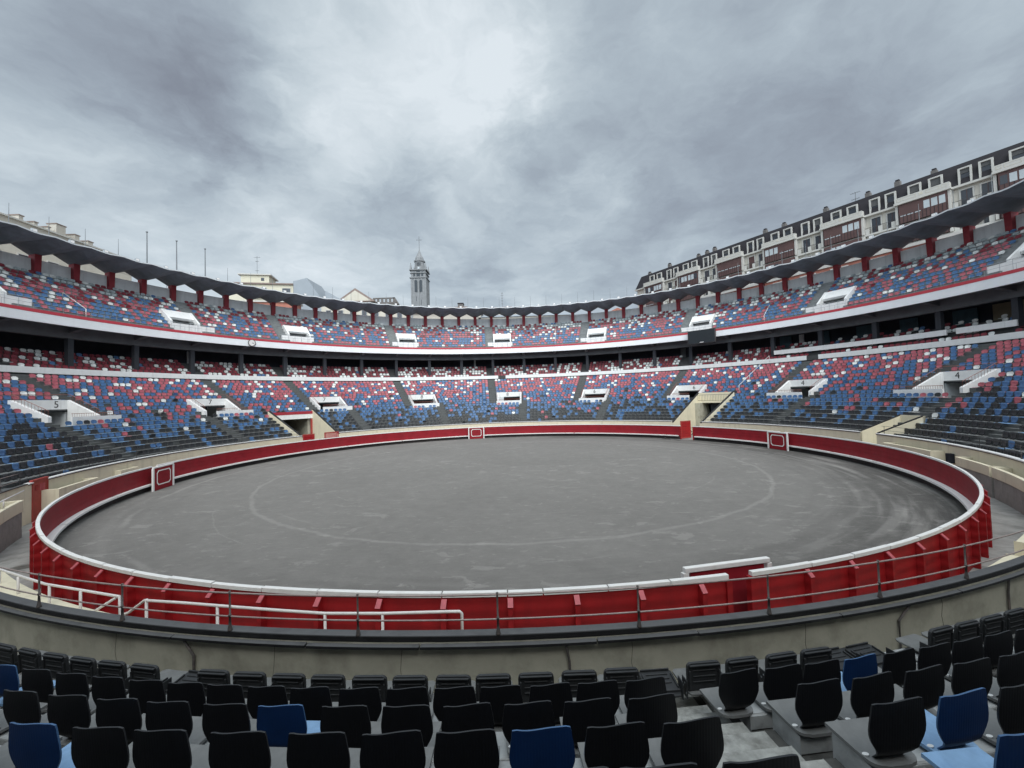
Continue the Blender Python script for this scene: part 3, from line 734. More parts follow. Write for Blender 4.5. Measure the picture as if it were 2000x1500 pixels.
# leaning metal trestle inside the right entrance
r = tag(empty('trestle'), 'dark metal frame leaning against the cream wall inside the right entrance passage', 'rack'); r.location = P(28.6, 49.6, 0); r.rotation_euler = (0, 0, rad(25))
m = MB()
for x in (0, .6, 1.2, 1.8): m.tube([(x, 0, 0), (x, .45, .95)], .025, M['dark_rail'], 5)
for z_, y_ in ((.12, .06), (.5, .24), (.93, .44)): m.tube([(0, y_, z_), (1.8, y_, z_)], .025, M['dark_rail'], 5)
m.build('frame', r)
m = MB()
m.tube([P(24.2, 51.5, .02), P(23.3, 54.6, .02)], .025, M['dark_rail'], 5); m.tube([P(24.4, 47.5, .02), P(24.1, 50.4, .03)], .03, M['dark_rail'], 5); m.tube([P(24.5, 48.4, .02), P(24.35, 48.6, .18)], .05, M['dark_rail'], 5)
tag(m.build('drag_bar'), 'dark metal bars lying on the sand by the barrier opening on the right', 'bar')

# ------------------------------------------------------------------ refuges and blocks in the passage
def refuge(t0, t1, R0, h, zlow, label, dk=True):
    r = tag(empty('concrete_refuge', P(R0, (t0 + t1) / 2, 0)), label, 'refuge', 'concrete refuges in the passage'); inv = Matrix.Translation(-Vector(r.location))
    def part(m, n):
        o = m.build(n, r); o.data.transform(inv); return o
    m = MB(); m.rbox(R0, R0 + .16, t0, t1, zlow, h, M['cream'], .8); m.rbox(R0 + .16, 27.1, t0, t0 + .35, 0, h, M['cream'], .8) ; m.rbox(R0 + .16, 27.1, t1 - .35, t1, 0, h, M['cream'], .8)
    bevel(part(m, 'top_band'), .012)
    if zlow > 0:
        part(MB().rbox(R0 + .04, R0 + .158, t0, t1, 0, zlow - .002, M['concrete'] if dk else M['cream'], .8), 'lower_panel')
    return r
refuge(-133.5, -124.6, 26.25, 1.62, 1.12, 'nearest concrete refuge at the left frame edge with cream top band and grey front')
refuge(-115.6, -107.6, 26.45, 1.42, 0, 'plain cream refuge behind the barrier, right of the tall red door')
refuge(-101.9, -98.4, 26.75, 1.45, 0, 'short cream refuge against the left wall above the left shield')
refuge(99.3, 109.0, 26.45, 1.48, 0, 'long plain cream refuge along the right passage, below the small stair well')
refuge(113.8, 120.9, 26.50, 1.46, .98, 'cream and grey refuge in the right passage, the farther of two with stained grey fronts')
refuge(121.4, 129.3, 26.50, 1.46, .98, 'cream and grey refuge at the right frame edge with stained grey front')
refuge(20.9, 24.0, 26.8, 1.45, 0, 'small cream refuge against the far wall, right of the ring centre')
def block(t0, t1, R0, h, label):
    o = MB().rbox(R0, 27.1, t0, t1, 0, h, M['cream'], .8).build('stair_block'); shift_centre(o, P(R0, (t0 + t1) / 2, 0)); bevel(o, .015); tag(o, label, 'stair block', 'cream stair blocks below the near wall')
block(-162.6, -146.0, 25.95, 1.2, 'cream block in the near left passage under the white handrails')
block(150.2, 155.6, 25.95, .98, 'cream block in the near right passage, low and wedge shaped')
block(147.0, 150.19, 26.1, 1.34, 'taller cream block at the right frame edge behind the railing')
m = MB(); m.rbox(25.1, 26.2, -137.4, -134.9, 0, .12, M['concrete']); tag(m.build('step'), 'low wet concrete step in the left passage beside the barrier', 'step')
o = MB().b2((-.16, -.14, .9), (.16, .14, 1.45), M['dark']).build('loudspeaker'); facing(o, 26.95, 110.6, 0); bevel(o, .03)
tag(o, 'black loudspeaker hanging on the cream wall of the right passage', 'loudspeaker')

# white handrails of the near stairs
def handrail(pts, posts_, label, r_=.026):
    r = tag(empty('handrail', pts[0]), label, 'handrail'); off = -Vector(pts[0])
    o = MB().tube([Vector(p) + off for p in pts], r_, M['white_metal'], 8).build('bar', r, True)
    for p, z0 in posts_:
        MB().tube([Vector(p) + off, Vector((p[0], p[1], z0)) + off], r_ * .95, M['white_metal'], 8).build('post', r, True)
Rh = 26.2
pts = [P(Rh, 199.3, 1.02), P(Rh, 196.6, 1.45), P(Rh, 195.6, 1.74)] + [P(Rh, q, z_) for q, z_ in ((193.5, 1.78), (191.7, 1.79), (189, 1.78), (187, 1.76), (184.7, 1.78), (182.1, 1.81), (181.75, 1.81), (181.67, 1.78), (181.67, 1.0))]
handrail(pts, [(P(Rh, q, 1.77), 0.0) for q in (195.5, 191.75, 187.0, 184.7)], 'long white tubular handrail with rounded end before the red barrier, centre left')
pts = [P(Rh, 215, 1.55), P(Rh, 209.2, 1.55), P(Rh, 203, 1.66), P(Rh, 197.15, 1.74), P(Rh, 197.1, .98)]
handrail(pts, [(P(Rh, q, z_), .98) for q, z_ in ((209.3, 1.55), (206.2, 1.6), (202.6, 1.66), (199.9, 1.70))], 'white tubular handrail on the cream block at the lower left')
handrail([P(Rh, 197.4, 1.70), P(Rh, 200.2, 1.04)], [], 'short sloping white rail down to the cream block at the lower left')
handrail([P(26.32, 236, 2.0), P(26.32, 228.5, 2.0), P(26.32, 228.5, 1.64)], [(P(26.32, 231.0, 2.0), 1.64)], 'white handrail on the concrete refuge at the left frame edge')
handrail([P(46.9, -78.8, 17.9), P(43.6, -79.0, 15.9)], [(P(46.9, -78.8, 17.9), 16.8), (P(43.6, -79, 15.9), 15)], 'white stair rail sloping down the upper tier at the left', .03)
handrail([P(49.4, 10.97, 20.3), P(43.6, 11.17, 15.9)], [(P(43.6, 11.17, 15.9), 15), (P(49.4, 10.97, 20.3), 19)], 'white stair rail in the upper tier right of centre', .03)
handrail([P(46.9, 54.9, 17.9), P(43.6, 55.7, 15.9)], [(P(43.6, 55.7, 15.9), 15), (P(46.9, 54.9, 17.9), 16.8)], 'white stair rail sloping down the upper tier at the right', .03)
handrail([P(43.6, 56.2, 10.2), P(35.2, 56.2, 6.15)], [(P(R_, 56.2, 10.2 - (43.6 - R_) * .482), 9.3 - (43.6 - R_) * .482) for R_ in (43.6, 40.8, 38, 35.2)], 'long white stair rail in the lower tier above the right entrance passage', .028)

# ------------------------------------------------------------------ seats
def shell_back(w0=.125, w1=.238, w2=.214, h=.450, nu=12, nv=12, th=.012, mats_=None):
    m = MB(); F_, B_ = [], []
    for j in range(nv + 1):
        v = j / nv
        if v < .56: hw = w0 + (w1 - w0) * (.5 - .5 * cos(pi * v / .56))
        else: hw = w1 + (w2 - w1) * (.5 - .5 * cos(pi * (v - .56) / .44)) 
        for i in range(nu + 1):
            u = -1 + 2 * i / nu
            y = -.045 * v + .020 * (u * u) * (.3 + .7 * v) + .09 * max(0, .22 - v) / .22
            z = .05 + (h - .05) * v + (v ** 4) * (.006 * u + .007 * sin(u * 3.2 + .6) - .004 * (1 - u * u))
            if abs(u) > .99 and v > .99: z -= .010; hw *= .985
            F_.append((hw * u, y, z)); B_.append((hw * u, y - th, z))
    n = nu + 1; vs = F_ + B_; o = len(F_); ff, fb, fr = [], [], []
    for j in range(nv):
        for i in range(nu):
            a = j * n + i; ff.append((a, a + 1, a + n + 1, a + n)); fb.append((o + a, o + a + n, o + a + n + 1, o + a + 1))
    ring = [i for i in range(n)] + [j * n + nu for j in range(1, nv + 1)] + [nv * n + i for i in range(nu - 1, -1, -1)] + [j * n for j in range(nv - 1, 0, -1)]
    for a, b in zip(ring, ring[1:] + ring[:1]): fr.append((a, o + a, o + b, b))
    m.v = vs
    for fl, mm_ in ((ff, mats_[0]), (fb, mats_[1]), (fr, mats_[0])):
        k = m.mi(mm_)
        for f in fl: m.f.append(list(f)); m.m.append(k)
    return m
def pan_mesh(mt, th=.028):
    # outline from above: wide front with sharp corners, rounded rear corners, waist under the back
    pts = [(-.212, .42), (.212, .42), (.210, .30), (.207, .16), (.200, .07)]
    arc = [(.200 - .09 * (1 - cos(a)), .07 - .09 * sin(a)) for a in np.linspace(.3, pi / 2, 5)]
    pts += arc + [(.09, -.03), (-.09, -.03)] + [(-x, y) for x, y in reversed(arc)] + [(-.200, .07), (-.207, .16), (-.210, .30)]
    m = MB(); n = len(pts); c = (0, .2)
    top = [(x, y, .052 - 0 + (.0)) for x, y in pts]
    inner = [((x - c[0]) * .72 + c[0], (y - c[1]) * .72 + c[1], .040) for x, y in pts]; bot = [(x, y, .052 - th) for x, y in pts]
    top = [(x, y, .052) for x, y, z in top]
    vs = top + inner + bot + [(0, .2, .038)]
    fs = [(i, (i + 1) % n, n + (i + 1) % n, n + i) for i in range(n)] + [(n + i, n + (i + 1) % n, 3 * n) for i in range(n)] + [(2 * n + i, 2 * n + (i + 1) % n, (i + 1) % n, i) for i in range(n)] + [tuple(range(3 * n - 1, 2 * n - 1, -1))]
    m.add(vs, fs, mt); return m
def oval():
    m = MB(); n = 14; vs = [(-.165 + .026 * cos(2 * pi * i / n), .095 + .016 * sin(2 * pi * i / n), .0535) for i in range(n)]
    m.add(vs + [(x, y, .046) for x, y, z in vs], [tuple(range(n))] + [(i, n + i, n + (i + 1) % n, (i + 1) % n) for i in range(n)], M['sticker']); return m
PROTO = {}
def smooth_by_angle(o, ang=40):
    me = o.data; me.polygons.foreach_set('use_smooth', [True] * len(me.polygons))
    try: me.set_sharp_from_angle(angle=rad(ang))
    except Exception: pass
def stadium_seat(colr):
    r = empty('stadium_seat')
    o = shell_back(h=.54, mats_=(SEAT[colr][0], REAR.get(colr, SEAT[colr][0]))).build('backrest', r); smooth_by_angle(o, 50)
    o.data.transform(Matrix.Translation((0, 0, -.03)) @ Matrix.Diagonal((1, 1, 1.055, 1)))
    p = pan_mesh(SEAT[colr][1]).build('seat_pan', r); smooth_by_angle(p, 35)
    MB().b2((-.10, -.01, .0), (.10, .30, .026), M['dark_rail']).build('mount', r)
    oval().build('number_plate', p)
    return r
def folding_seat(folded):
    r = empty('folding_seat'); bk, pn = SEAT['black']; S_ = seat_dark
    piv = Matrix.Translation((0, .0, .09)) @ Matrix.Rotation(rad(-84) if folded else rad(4), 4, 'X')
    def tr(o): o.data.transform(piv); return o
    pts = [(-.215, 0), (.215, 0), (.225, .20)] + [(.225 - .06 * (1 - cos(a)), .30 + .06 * sin(a)) for a in np.linspace(0, pi / 2, 4)] + [(-.225 + .06 * (1 - cos(a)), .30 + .06 * sin(a)) for a in np.linspace(pi / 2, 0, 4)] + [(-.225, .20)]
    m = MB(); m.prism([(x, -.02, z) for x, z in pts], (0, .04, 0), S_)
    for z_ in (.12, .19, .265): m.b2((-.15, -.034, z_ - .008), (.15, -.02, z_ + .008), S_)
    m.b2((-.205, -.045, .03), (-.185, -.02, .27), S_); m.b2((.185, -.045, .03), (.205, -.02, .27), S_)
    m.b2((-.20, -.05, .325), (.20, -.02, .345), S_)
    bevel(tr(m.build('backrest', r)), .008)
    for s in (-1, 1):
        m = MB(); m.b2((s * .222, -.03, .0), (s * .235, .10, .22), S_)
        for z_, y_ in ((.06, -.01), (.17, .02), (.12, .06)): m.b2((s * .235 - .004, y_ - .009, z_ - .009), (s * .235 + .004, y_ + .009, z_ + .009), M['grey_metal'])
        m.build('bracket', r)
    m = MB(); m.prism([(-.23, .02, .05), (-.19, -.06, .05), (.19, -.06, .05), (.23, .02, .05), (.23, .40, .05), (.19, .44, .05), (-.19, .44, .05), (-.23, .40, .05)], (0, 0, .03), pn if not folded else S_)
    m.b2((-.15, 0, 0), (.15, .3, .05), M['dark_rail']); bevel(m.build('seat_pan', r), .008)
    return r
seat_dark = mat('folding_seat_plastic', (.030, .032, .034), .5, .2, 9, .1, 40, spec=.4)

used = {}
def place(kind, R, th, z, label, group):
    if kind not in PROTO:
        PROTO[kind] = folding_seat(kind == 'flat') if kind in ('fold', 'flat') else stadium_seat(kind)
        o = PROTO[kind]
    else: o = copy_tree(PROTO[kind])
    facing(o, R, th, z); o.rotation_euler[2] += random.uniform(-.035, .035); tag(o, label, 'seat', group); return o
NEAR = {
 0: [(x, 'fold') for x in (195.6, 194.5, 193.4, 192.3, 191.23, 190.09)] + [(189.05, 'flat')] + [(x, 'fold') for x in (187.9, 186.83, 185.71, 184.62, 183.5, 182.43, 181.3, 180.27, 179.17, 178.05, 176.95)] + [(175.8, 'flat')] + [(x, 'fold') for x in (174.74, 173.66, 172.52, 171.46)] + [(170.35, 'flat'), (169.3, 'flat')] + [(x, 'fold') for x in (167.15, 166.09, 165.0, 163.9, 162.85, 161.8, 160.75)],
 1: [(193.4, 'black'), (192.35, 'blue'), (191.27, 'black'), (190.2, 'black')] + [(x, 'black') for x in (189.15, 188.11, 187.11, 186.14, 185.15, 184.16, 183.06, 182.02, 181.0, 180.01, 178.95, 177.93, 176.89, 174.79, 173.74, 172.79)] + [(171.81, 'blue')] + [(x, 'black') for x in (170.76, 169.75, 168.75, 167.75, 166.75, 165.75, 164.75)],
 2: [(x, 'black') for x in (190.3, 189.2, 188.11, 187.03, 186.0, 184.88)] + [(183.84, 'blue')] + [(x, 'black') for x in (182.68, 181.59, 180.53, 179.47, 178.42, 177.3, 174.19, 173.11, 172.01, 170.92, 169.84, 168.75, 167.7)],
 3: [(187.8, 'black'), (186.7, 'blue')] + [(x, 'black') for x in (185.63, 184.67, 183.52, 182.4, 181.37, 180.36)] + [(179.33, 'blue')] + [(x, 'black') for x in (178.31, 177.26, 174.22)] + [(173.15, 'blue')] + [(x, 'black') for x in (172.1, 171.0, 169.9)],
 4: [(180.1, 'black'), (179.13, 'black'), (178.24, 'black'), (177.19, 'black'), (174.15, 'blue'), (173.1, 'black')],
}
ROWNAME = {0: 'front row of folding seats', 1: 'second near row', 2: 'third near row', 3: 'fourth near row', 4: 'nearest row'}
GN = {0: 'folding seats of the front row below the near parapet', 1: 'seats of the near rows'}
nplaced = 0
def inframe(p, mx=0):
    q = project(p); return q is not None and -mx <= q[0] <= 2000 + mx and -mx <= q[1] <= 1500 + mx
for i, lst in NEAR.items():
    vis = [(th, c) for th, c in lst if inframe(P(LR(i) - .05, th, LZ(i) + .34), 45)]
    n_ = len(vis)
    for k, (th, c) in enumerate(vis):
        if i == 0:
            base = {'fold': 'black folding seat with ribbed upright back', 'flat': 'black folding seat folded flat'}[c]
            lab = f'{base}, {ordn(k + 1)} from the left in the front row'
        else:
            cw = {'black': 'black plastic seat', 'blue': 'blue plastic seat'}[c]
            lab = f'{cw} seen from behind in the {ROWNAME[i]}, {ordn(k + 1)} from the left'
        place(c, LR(i) - .03 - (.03 if i == 0 else 0), th, LZ(i) + (-.07 if i else -.02), lab, GN[0 if i == 0 else 1]); nplaced += 1

# all other seats, with the colour mix of the photograph
W_ = .545
def fill(blocks, R, w=W_):
    r = []
    for a, b in complement(wrapb(blocks)):
        n_ = int(math.radians(b - a) * R / w)
        if n_ < 1: continue
        pitch = (b - a) / n_
        r += [a + pitch * (k + .5) for k in range(n_)]
    return r
def pick(tab):
    x = RNG.rand(); s = 0
    for c, p_ in tab:
        s += p_
        if x < s: return c
    return tab[0][0]
ALL = []
def dcol(i):
    if i <= 1: return [('black', .93), ('blue', .07)]
    if i <= 3: return [('black', .76), ('blue', .23), ('red', .01)]
    if i <= 5: return [('blue', .46), ('black', .50), ('red', .03), ('white', .01)]
    if i <= 7: return [('blue', .62), ('black', .28), ('red', .08), ('white', .02)]
    if i <= 9: return [('blue', .72), ('black', .15), ('red', .10), ('white', .03)]
    if i <= 13: return [('blue', .62), ('red', .30), ('black', .03), ('white', .05)]
    if i <= 17: return [('red', .52), ('blue', .39), ('white', .09)]
    return [('red', .60), ('blue', .22), ('white', .18)]
def aisles(A_, R, hw=AH): h = math.degrees(hw / R); return [(a - h, a + h) for a in A_]
for i in range(21):
    R, z = LR(i) - .03, LZ(i)
    bl = list(low_cuts(i))
    if i >= 9: bl += aisles(UPB_AISLE, R, .55)
    if i <= 9: bl += aisles(LOW_AISLE, R, .55)
    if 9 <= i <= 12: bl += [(a - .3, b + .3) for a, b in LV.values()]
    if i == 8: bl = [(PARA[k][0] - .0, PARA[k][0] + .0) for k in PARA] + bl
    if i <= 4: bl.append((min(t_ for t_, c in NEAR[i]) - .5, max(t_ for t_, c in NEAR[i]) + .5))
    bl = [(a - .10, b + .10) for a, b in bl]
    for th in fill(bl, R):
        if i > 4 and (abs(th) > 128): continue
        if i <= 4 and abs(th) > 130 and not inframe(P(R, th, z + .3), 80): continue
        c = pick(dcol(i))
        if i <= 12 and RNG.rand() < .012: continue
        ALL.append((R, th, z, c, 'low', i))
for j in range(5):
    R, z = GR(j) - .03, GZ(j)
    bl = aisles(UPB_AISLE, R, .7) + [(38.3, 40.5)]
    for th in fill(bl, R, .56):
        if abs(th) > 110: continue
        if j == 0 and 56.2 < th < 100: c = pick([('darkred', .6), ('white', .4)])
        else: c = pick([('darkred', .60), ('white', .37), ('blue', .03)])
        if 56.2 < th < 100 and j > 0 and RNG.rand() < .35: continue
        bx_ = 56.2 < th < 100
        ALL.append((44.95 if bx_ and j == 0 else R, th, z + (.10 if bx_ and j else 0), c, 'gal', j))
def ucol(i):
    if i <= 3: return [('blue', .56), ('red', .37), ('white', .07)]
    if i <= 6: return [('red', .40), ('darkred', .15), ('blue', .32), ('white', .13)]
    if i <= 7: return [('darkred', .45), ('blue', .12), ('white', .28), ('grey', .15)]
    return [('darkred', .28), ('blue', .08), ('white', .20), ('grey', .44)]
for i in range(10):
    R, z = UR(i) - .03, UZ(i)
    bl = aisles(UP_AISLE, R, .75)
    if i < 4: bl += [(a - .2, b + .2) for a, b in UV.values()]
    if i == 0: bl += [((a - .5, b + 2.1) if mir(k) else (a - 1.6, b + .5)) for k, (a, b) in UV.items()]
    for th in fill(bl, R, .555):
        if abs(th) > 105: continue
        ALL.append((R, th, z, pick(ucol(i)), 'up', i))

# the nearest of them are separate seats, the rest one mesh
cand = []
for n_, (R, th, z, c, tier, i) in enumerate(ALL):
    p = P(R, th, z + .25); q = project(p)
    if q and 2 < q[0] < 1998 and 0 < q[1] < 1480 and tier == 'low':
        cand.append((q[2] * math.hypot(1, (q[0] - 1000) / FPX) if False else q[2], n_, q[0]))
cand.sort()
NSEP = 300 - nplaced
sel = {n_: x for d_, n_, x in cand[:NSEP]}
rowcnt = {}
for n_, x in sel.items():
    side = 'left' if x < 1000 else 'right'
    rowcnt.setdefault((side, ALL[n_][5]), []).append((x if side == 'left' else 2000 - x, n_))
for key in rowcnt: rowcnt[key].sort()
def mid_seat(c):
    r = empty('stadium_seat')
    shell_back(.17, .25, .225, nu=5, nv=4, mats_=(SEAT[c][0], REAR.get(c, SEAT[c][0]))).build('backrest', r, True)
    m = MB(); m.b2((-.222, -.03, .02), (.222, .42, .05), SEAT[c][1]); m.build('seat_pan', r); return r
CW = {'black': 'black', 'blue': 'blue', 'red': 'faded red', 'white': 'white', 'darkred': 'dark red', 'grey': 'grey'}
for (side, i), lst in rowcnt.items():
    for k, (x, n_) in enumerate(lst):
        R, th, z, c, tier, _ = ALL[n_]
        key = 'mid_' + c
        if key not in PROTO: PROTO[key] = mid_seat(c); o = PROTO[key]
        else: o = copy_tree(PROTO[key])
        facing(o, R, th, z)
        near_ = 'above the ' + side + ' wall'
        tag(o, f'{CW[c]} seat, {ordn(k + 1)} from the {side} frame edge, {ordn(i + 1)} row {near_}', 'seat', f'seats of the lower tier at the {side} frame edge')
# template for the mass of seats
TV, TF, TM = [], [], []
us = (-1, -.45, .45, 1)
for y_off in (0, -.02):
    for v, hw in ((0., .19), (.55, .250), (1., .212)):
        for u in us: TV.append((hw * u, -.05 * v + .045 * u * u * (.4 + .6 * v) + y_off + (.03 if v == 0 else 0),   .105 + .305 * v - (.055 * (abs(u) == 1)) * (v == 1.)))
for j in range(2):
    for i in range(3):
        a = j * 4 + i; TF.append((a, a + 1, a + 5, a + 4)); TM.append(0)
        TF.append((12 + a, 12 + a + 4, 12 + a + 5, 12 + a + 1)); TM.append(0)
for a, b in ((8, 9), (9, 10), (10, 11), (11, 7), (7, 3), (4, 8), (0, 4)): TF.append((a, b, b + 12, a + 12)); TM.append(0)
o_ = len(TV); TV += [(-.25, .40, .05), (.25, .40, .05), (.25, -.02, .05), (-.25, -.02, .05), (-.25, .40, .015), (.25, .40, .015), (.25, -.02, .015), (-.25, -.02, .015)]
for f in ((0, 3, 2, 1), (0, 1, 5, 4), (1, 2, 6, 5), (3, 0, 4, 7)): TF.append(tuple(o_ + i for i in f)); TM.append(1)
TV = np.array(TV); rest = [s for n_, s in enumerate(ALL) if n_ not in sel]
mats_ = []; midx = {}
for c in SEAT:
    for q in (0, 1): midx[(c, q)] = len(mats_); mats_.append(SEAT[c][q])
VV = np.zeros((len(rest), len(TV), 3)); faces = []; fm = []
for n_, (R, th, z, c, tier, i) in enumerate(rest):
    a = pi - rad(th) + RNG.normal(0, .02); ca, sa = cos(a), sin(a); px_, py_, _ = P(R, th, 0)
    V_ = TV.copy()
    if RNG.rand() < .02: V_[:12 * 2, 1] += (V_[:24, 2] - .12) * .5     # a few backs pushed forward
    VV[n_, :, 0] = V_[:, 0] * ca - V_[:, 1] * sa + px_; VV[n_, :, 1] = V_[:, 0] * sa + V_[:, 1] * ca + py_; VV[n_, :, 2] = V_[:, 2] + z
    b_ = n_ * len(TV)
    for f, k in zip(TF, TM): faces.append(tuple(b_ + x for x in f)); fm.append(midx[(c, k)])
me = bpy.data.meshes.new('stadium_seats'); me.from_pydata(VV.reshape(-1, 3).tolist(), [], faces)
for m_ in mats_: me.materials.append(m_)
me.polygons.foreach_set('material_index', fm); me.update()
o = bpy.data.objects.new('stadium_seats', me); COL.objects.link(o)
tag(o, 'thousands of blue, red, white and black seats on the two tiers across the ring', 'seats', kind='stuff')
print('seats', nplaced, len(sel), len(rest))

# ------------------------------------------------------------------ masts, lamps, clock and screen on the grandstand
mast_mat = mat('mast_metal', (.16, .17, .18), .5, .1)
first = None
for k in range(-23, 24):
    th = -.3 + 3.75 * k + 1.875
    if abs(th) > 87: continue
    thick = k in (-19, -18, -17)
    if thick: continue
    if first is None:
        first = MB().tube([(0, 0, 0), (0, 0, 2.05)], .035, mast_mat, 5, .016).build('lightning_rod'); MB().b2((-.10, -.10, -.02), (.10, .10, .08), mast_mat).build('foot', first); o = first
    else: o = copy_tree(first)
    o.location = P(46, th, 22.98); o['category'] = 'lightning rod'; o['group'] = 'thin rods evenly spaced round the roof edge'; o['label'] = 'thin upright rod, one of the equal rods spaced evenly round the roof edge'
for th, w_ in ((-69.9, 'farthest left of the three tall poles on the left roof'), (-65.95, 'middle one of the three tall poles on the left roof'), (-61.85, 'rightmost of the three tall poles on the left roof')):
    o = MB().tube([(0, 0, 0), (0, 0, 3.9)], .075, mast_mat, 8, .05).build('flag_pole'); o.location = P(46, th, 22.95)
    MB().tube([(0, 0, 3.88), (0, 0, 4.0)], .11, mast_mat, 8).build('finial', o); tag(o, w_, 'flag pole', 'tall poles on the left roof')
first = None
for k in range(-22, 23):
    th = -.3 + 3.75 * k + .1
    if abs(th) > 87: continue
    if first is None:
        m = MB(); m.b2((-.20, -.12, .12), (.20, .14, .42), M['grey_metal']); first = bevel(m.build('floodlight'), .02)
        MB().b2((-.03, -.03, 0), (.03, .03, .13), mast_mat).build('stand', first); MB().b2((-.16, .142, .16), (.16, .15, .38), M['white_metal']).build('lamp_glass', first); o = first
    else: o = copy_tree(first)
    facing(o, 45.6, th, 22.78); o['category'] = 'floodlight'; o['group'] = 'small floodlights on the roof edge above the columns'; o['label'] = 'small grey floodlight on the roof edge above a red column, one of an even row'
c = tag(empty('clock'), 'round white clock with black rim on the white balcony band at the left', 'clock'); facing(c, 43.18, -56.15, 14.32)
def disc(m, r, y0, y1, mt, n=28):
    vs = [(r * cos(2 * pi * i / n), y, r * sin(2 * pi * i / n)) for y in (y0, y1) for i in range(n)]
    m.add(vs, [tuple(range(n)), tuple(range(2 * n - 1, n - 1, -1))] + [(i, n + i, n + (i + 1) % n, (i + 1) % n) for i in range(n)], mt)
m = MB(); disc(m, .50, -.03, .06, M['dark_rail']); m.build('rim', c)
m = MB(); disc(m, .42, .061, .07, M['white_metal']); m.build('face', c)
m = MB()
for i in range(12):
    a = i * pi / 6; m.box((.36 * sin(a), .074, .36 * cos(a)), (.03, .006, .07), M['dark_rail'], tilt=('Y', a))
m.build('hour_marks', c)
# hands read from the front: x is mirrored towards the viewer
MB().box((-.09, .080, -.03), (.045, .006, .24), M['dark_rail'], tilt=('Y', rad(-108))).build('hour_hand', c); MB().box((-.15, .088, .01), (.03, .006, .34), M['dark_rail'], tilt=('Y', rad(-86))).build('minute_hand', c)
b_ = tag(empty('scoreboard'), 'black switched-off screen hanging over the white balcony band at the right', 'scoreboard'); facing(b_, 42.75, 44.3, 13.0)
bevel(MB().b2((-2.05, -.28, 0), (2.05, .14, 2.1), M['dark_rail']).build('housing', b_), .03); MB().b2((-1.98, .141, .06), (1.98, .15, 2.04), M['screen']).build('screen', b_)
MB().b2((-.35, .151, .12), (.25, .16, .20), M['white_metal']).build('name_strip', b_)

# ------------------------------------------------------------------ buildings
Bm = {
 'slate': mat('slate_mansard', (.018, .016, .020), .8, .2, 1.2, .4, 9), 'wallc': mat('render_cream', (.48, .455, .40), .8, .06, .5), 'trim': mat('stone_trim', (.47, .46, .43), .7, .05, .8),
 'brown': mat('brown_joinery', (.085, .045, .042), .6, .12, 1), 'brick': mat('brickwork', (.36, .15, .11), .85, .15, 1.5, .2, 20), 'glass': mat('window_glass', (.03, .035, .045), .12, .1, .5, spec=.6),
 'blind': mat('pale_blind', (.42, .46, .48), .5, .1, .6), 'beige': mat('beige_render', (.50, .47, .40), .85, .06, .5, grime=.3, gcol=(.36, .32, .25), gscale=.4, streak=True), 'pink': mat('greyish_render', (.43, .40, .35), .85, .08, .5, grime=.3, gcol=(.3, .25, .2), gscale=.4),
 'grey': mat('grey_cladding', (.27, .30, .33), .8, .05, .3), 'yellow': mat('yellow_render', (.56, .53, .42), .85, .05, .5), 'tile': mat('brown_roof_tiles', (.22, .17, .15), .85, .15, 2), 'stone': mat('tower_stone', (.225, .232, .24), .85, .12, .8, .2, 6, grime=.4, gcol=(.17, .18, .17), gscale=.25, streak=True),
 'dkstone': mat('dark_stone', (.13, .12, .115), .85, .15, .8), 'louvre': mat('belfry_louvre', (.05, .06, .07), .8, .2, 2), 'awn': mat('dark_awning', (.09, .09, .09), .9, .1)}
def bframe(origin, ang):
    """building frame: local x runs along the facade, -y is the facade side, z up"""
    return origin, ang
def bpart(m, name, parent): return m.build(name, parent)

# long apartment block on the right, mansard roof and enclosed balconies
AB = tag(empty('apartment_block', (32.80, 71.47, -.3), math.atan2(-.87036, .49242)), 'long apartment block with black mansard roof, cream dormers and brown enclosed balconies, at the right', 'building')
L0, L1, ZC, ZT = 0.0, 68.0, 31.9 + .3, 35.25 + .3
m = MB(); m.b2((L0, .25, 0), (L1, 14, ZC), Bm['wallc']); bpart(m, 'wall', AB)
m = MB(); m.add([(L0 - .3, -.15, ZC + .12), (L1, -.15, ZC + .12), (L1, .95, ZT), (L0 + .9, .95, ZT), (L0 + .9, 13, ZT), (L1, 13, ZT), (L1, 14.4, ZC + .12), (L0 - .3, 14.4, ZC + .12)],
                [(0, 1, 2, 3), (3, 2, 5, 4), (4, 5, 6, 7), (0, 3, 4, 7), (1, 6, 5, 2), (0, 7, 6, 1)], Bm['slate']); ro = bpart(m, 'roof', AB)
for u_ in (3.0, 9.1, 16.9, 19.0, 20.8, 31.4, 34.8, 41.5, 47.3, 50.9, 54.9, 63.9):
    m = MB(); h_ = random.uniform(.55, 1.0); m.b2((u_ - .32, 1.4, ZT - .3), (u_ + .32, 2.1, ZT + h_), Bm['dkstone']); m.b2((u_ - .22, 1.5, ZT + h_), (u_ + .22, 2.0, ZT + h_ + .28), Bm['slate']); o = m.build('chimney', ro); shift_centre(o, (u_, 1.7, ZT))
m = MB(); m.b2((L0 - .3, -.35, ZC - .16), (L1, .3, ZC + .12), Bm['trim'])
for st in range(1, 8): m.b2((L0 - .1, -.32, ZC - 2.94 * st - .26), (L1, .3, ZC - 2.94 * st), Bm['trim'])
bpart(m, 'cornice', AB)
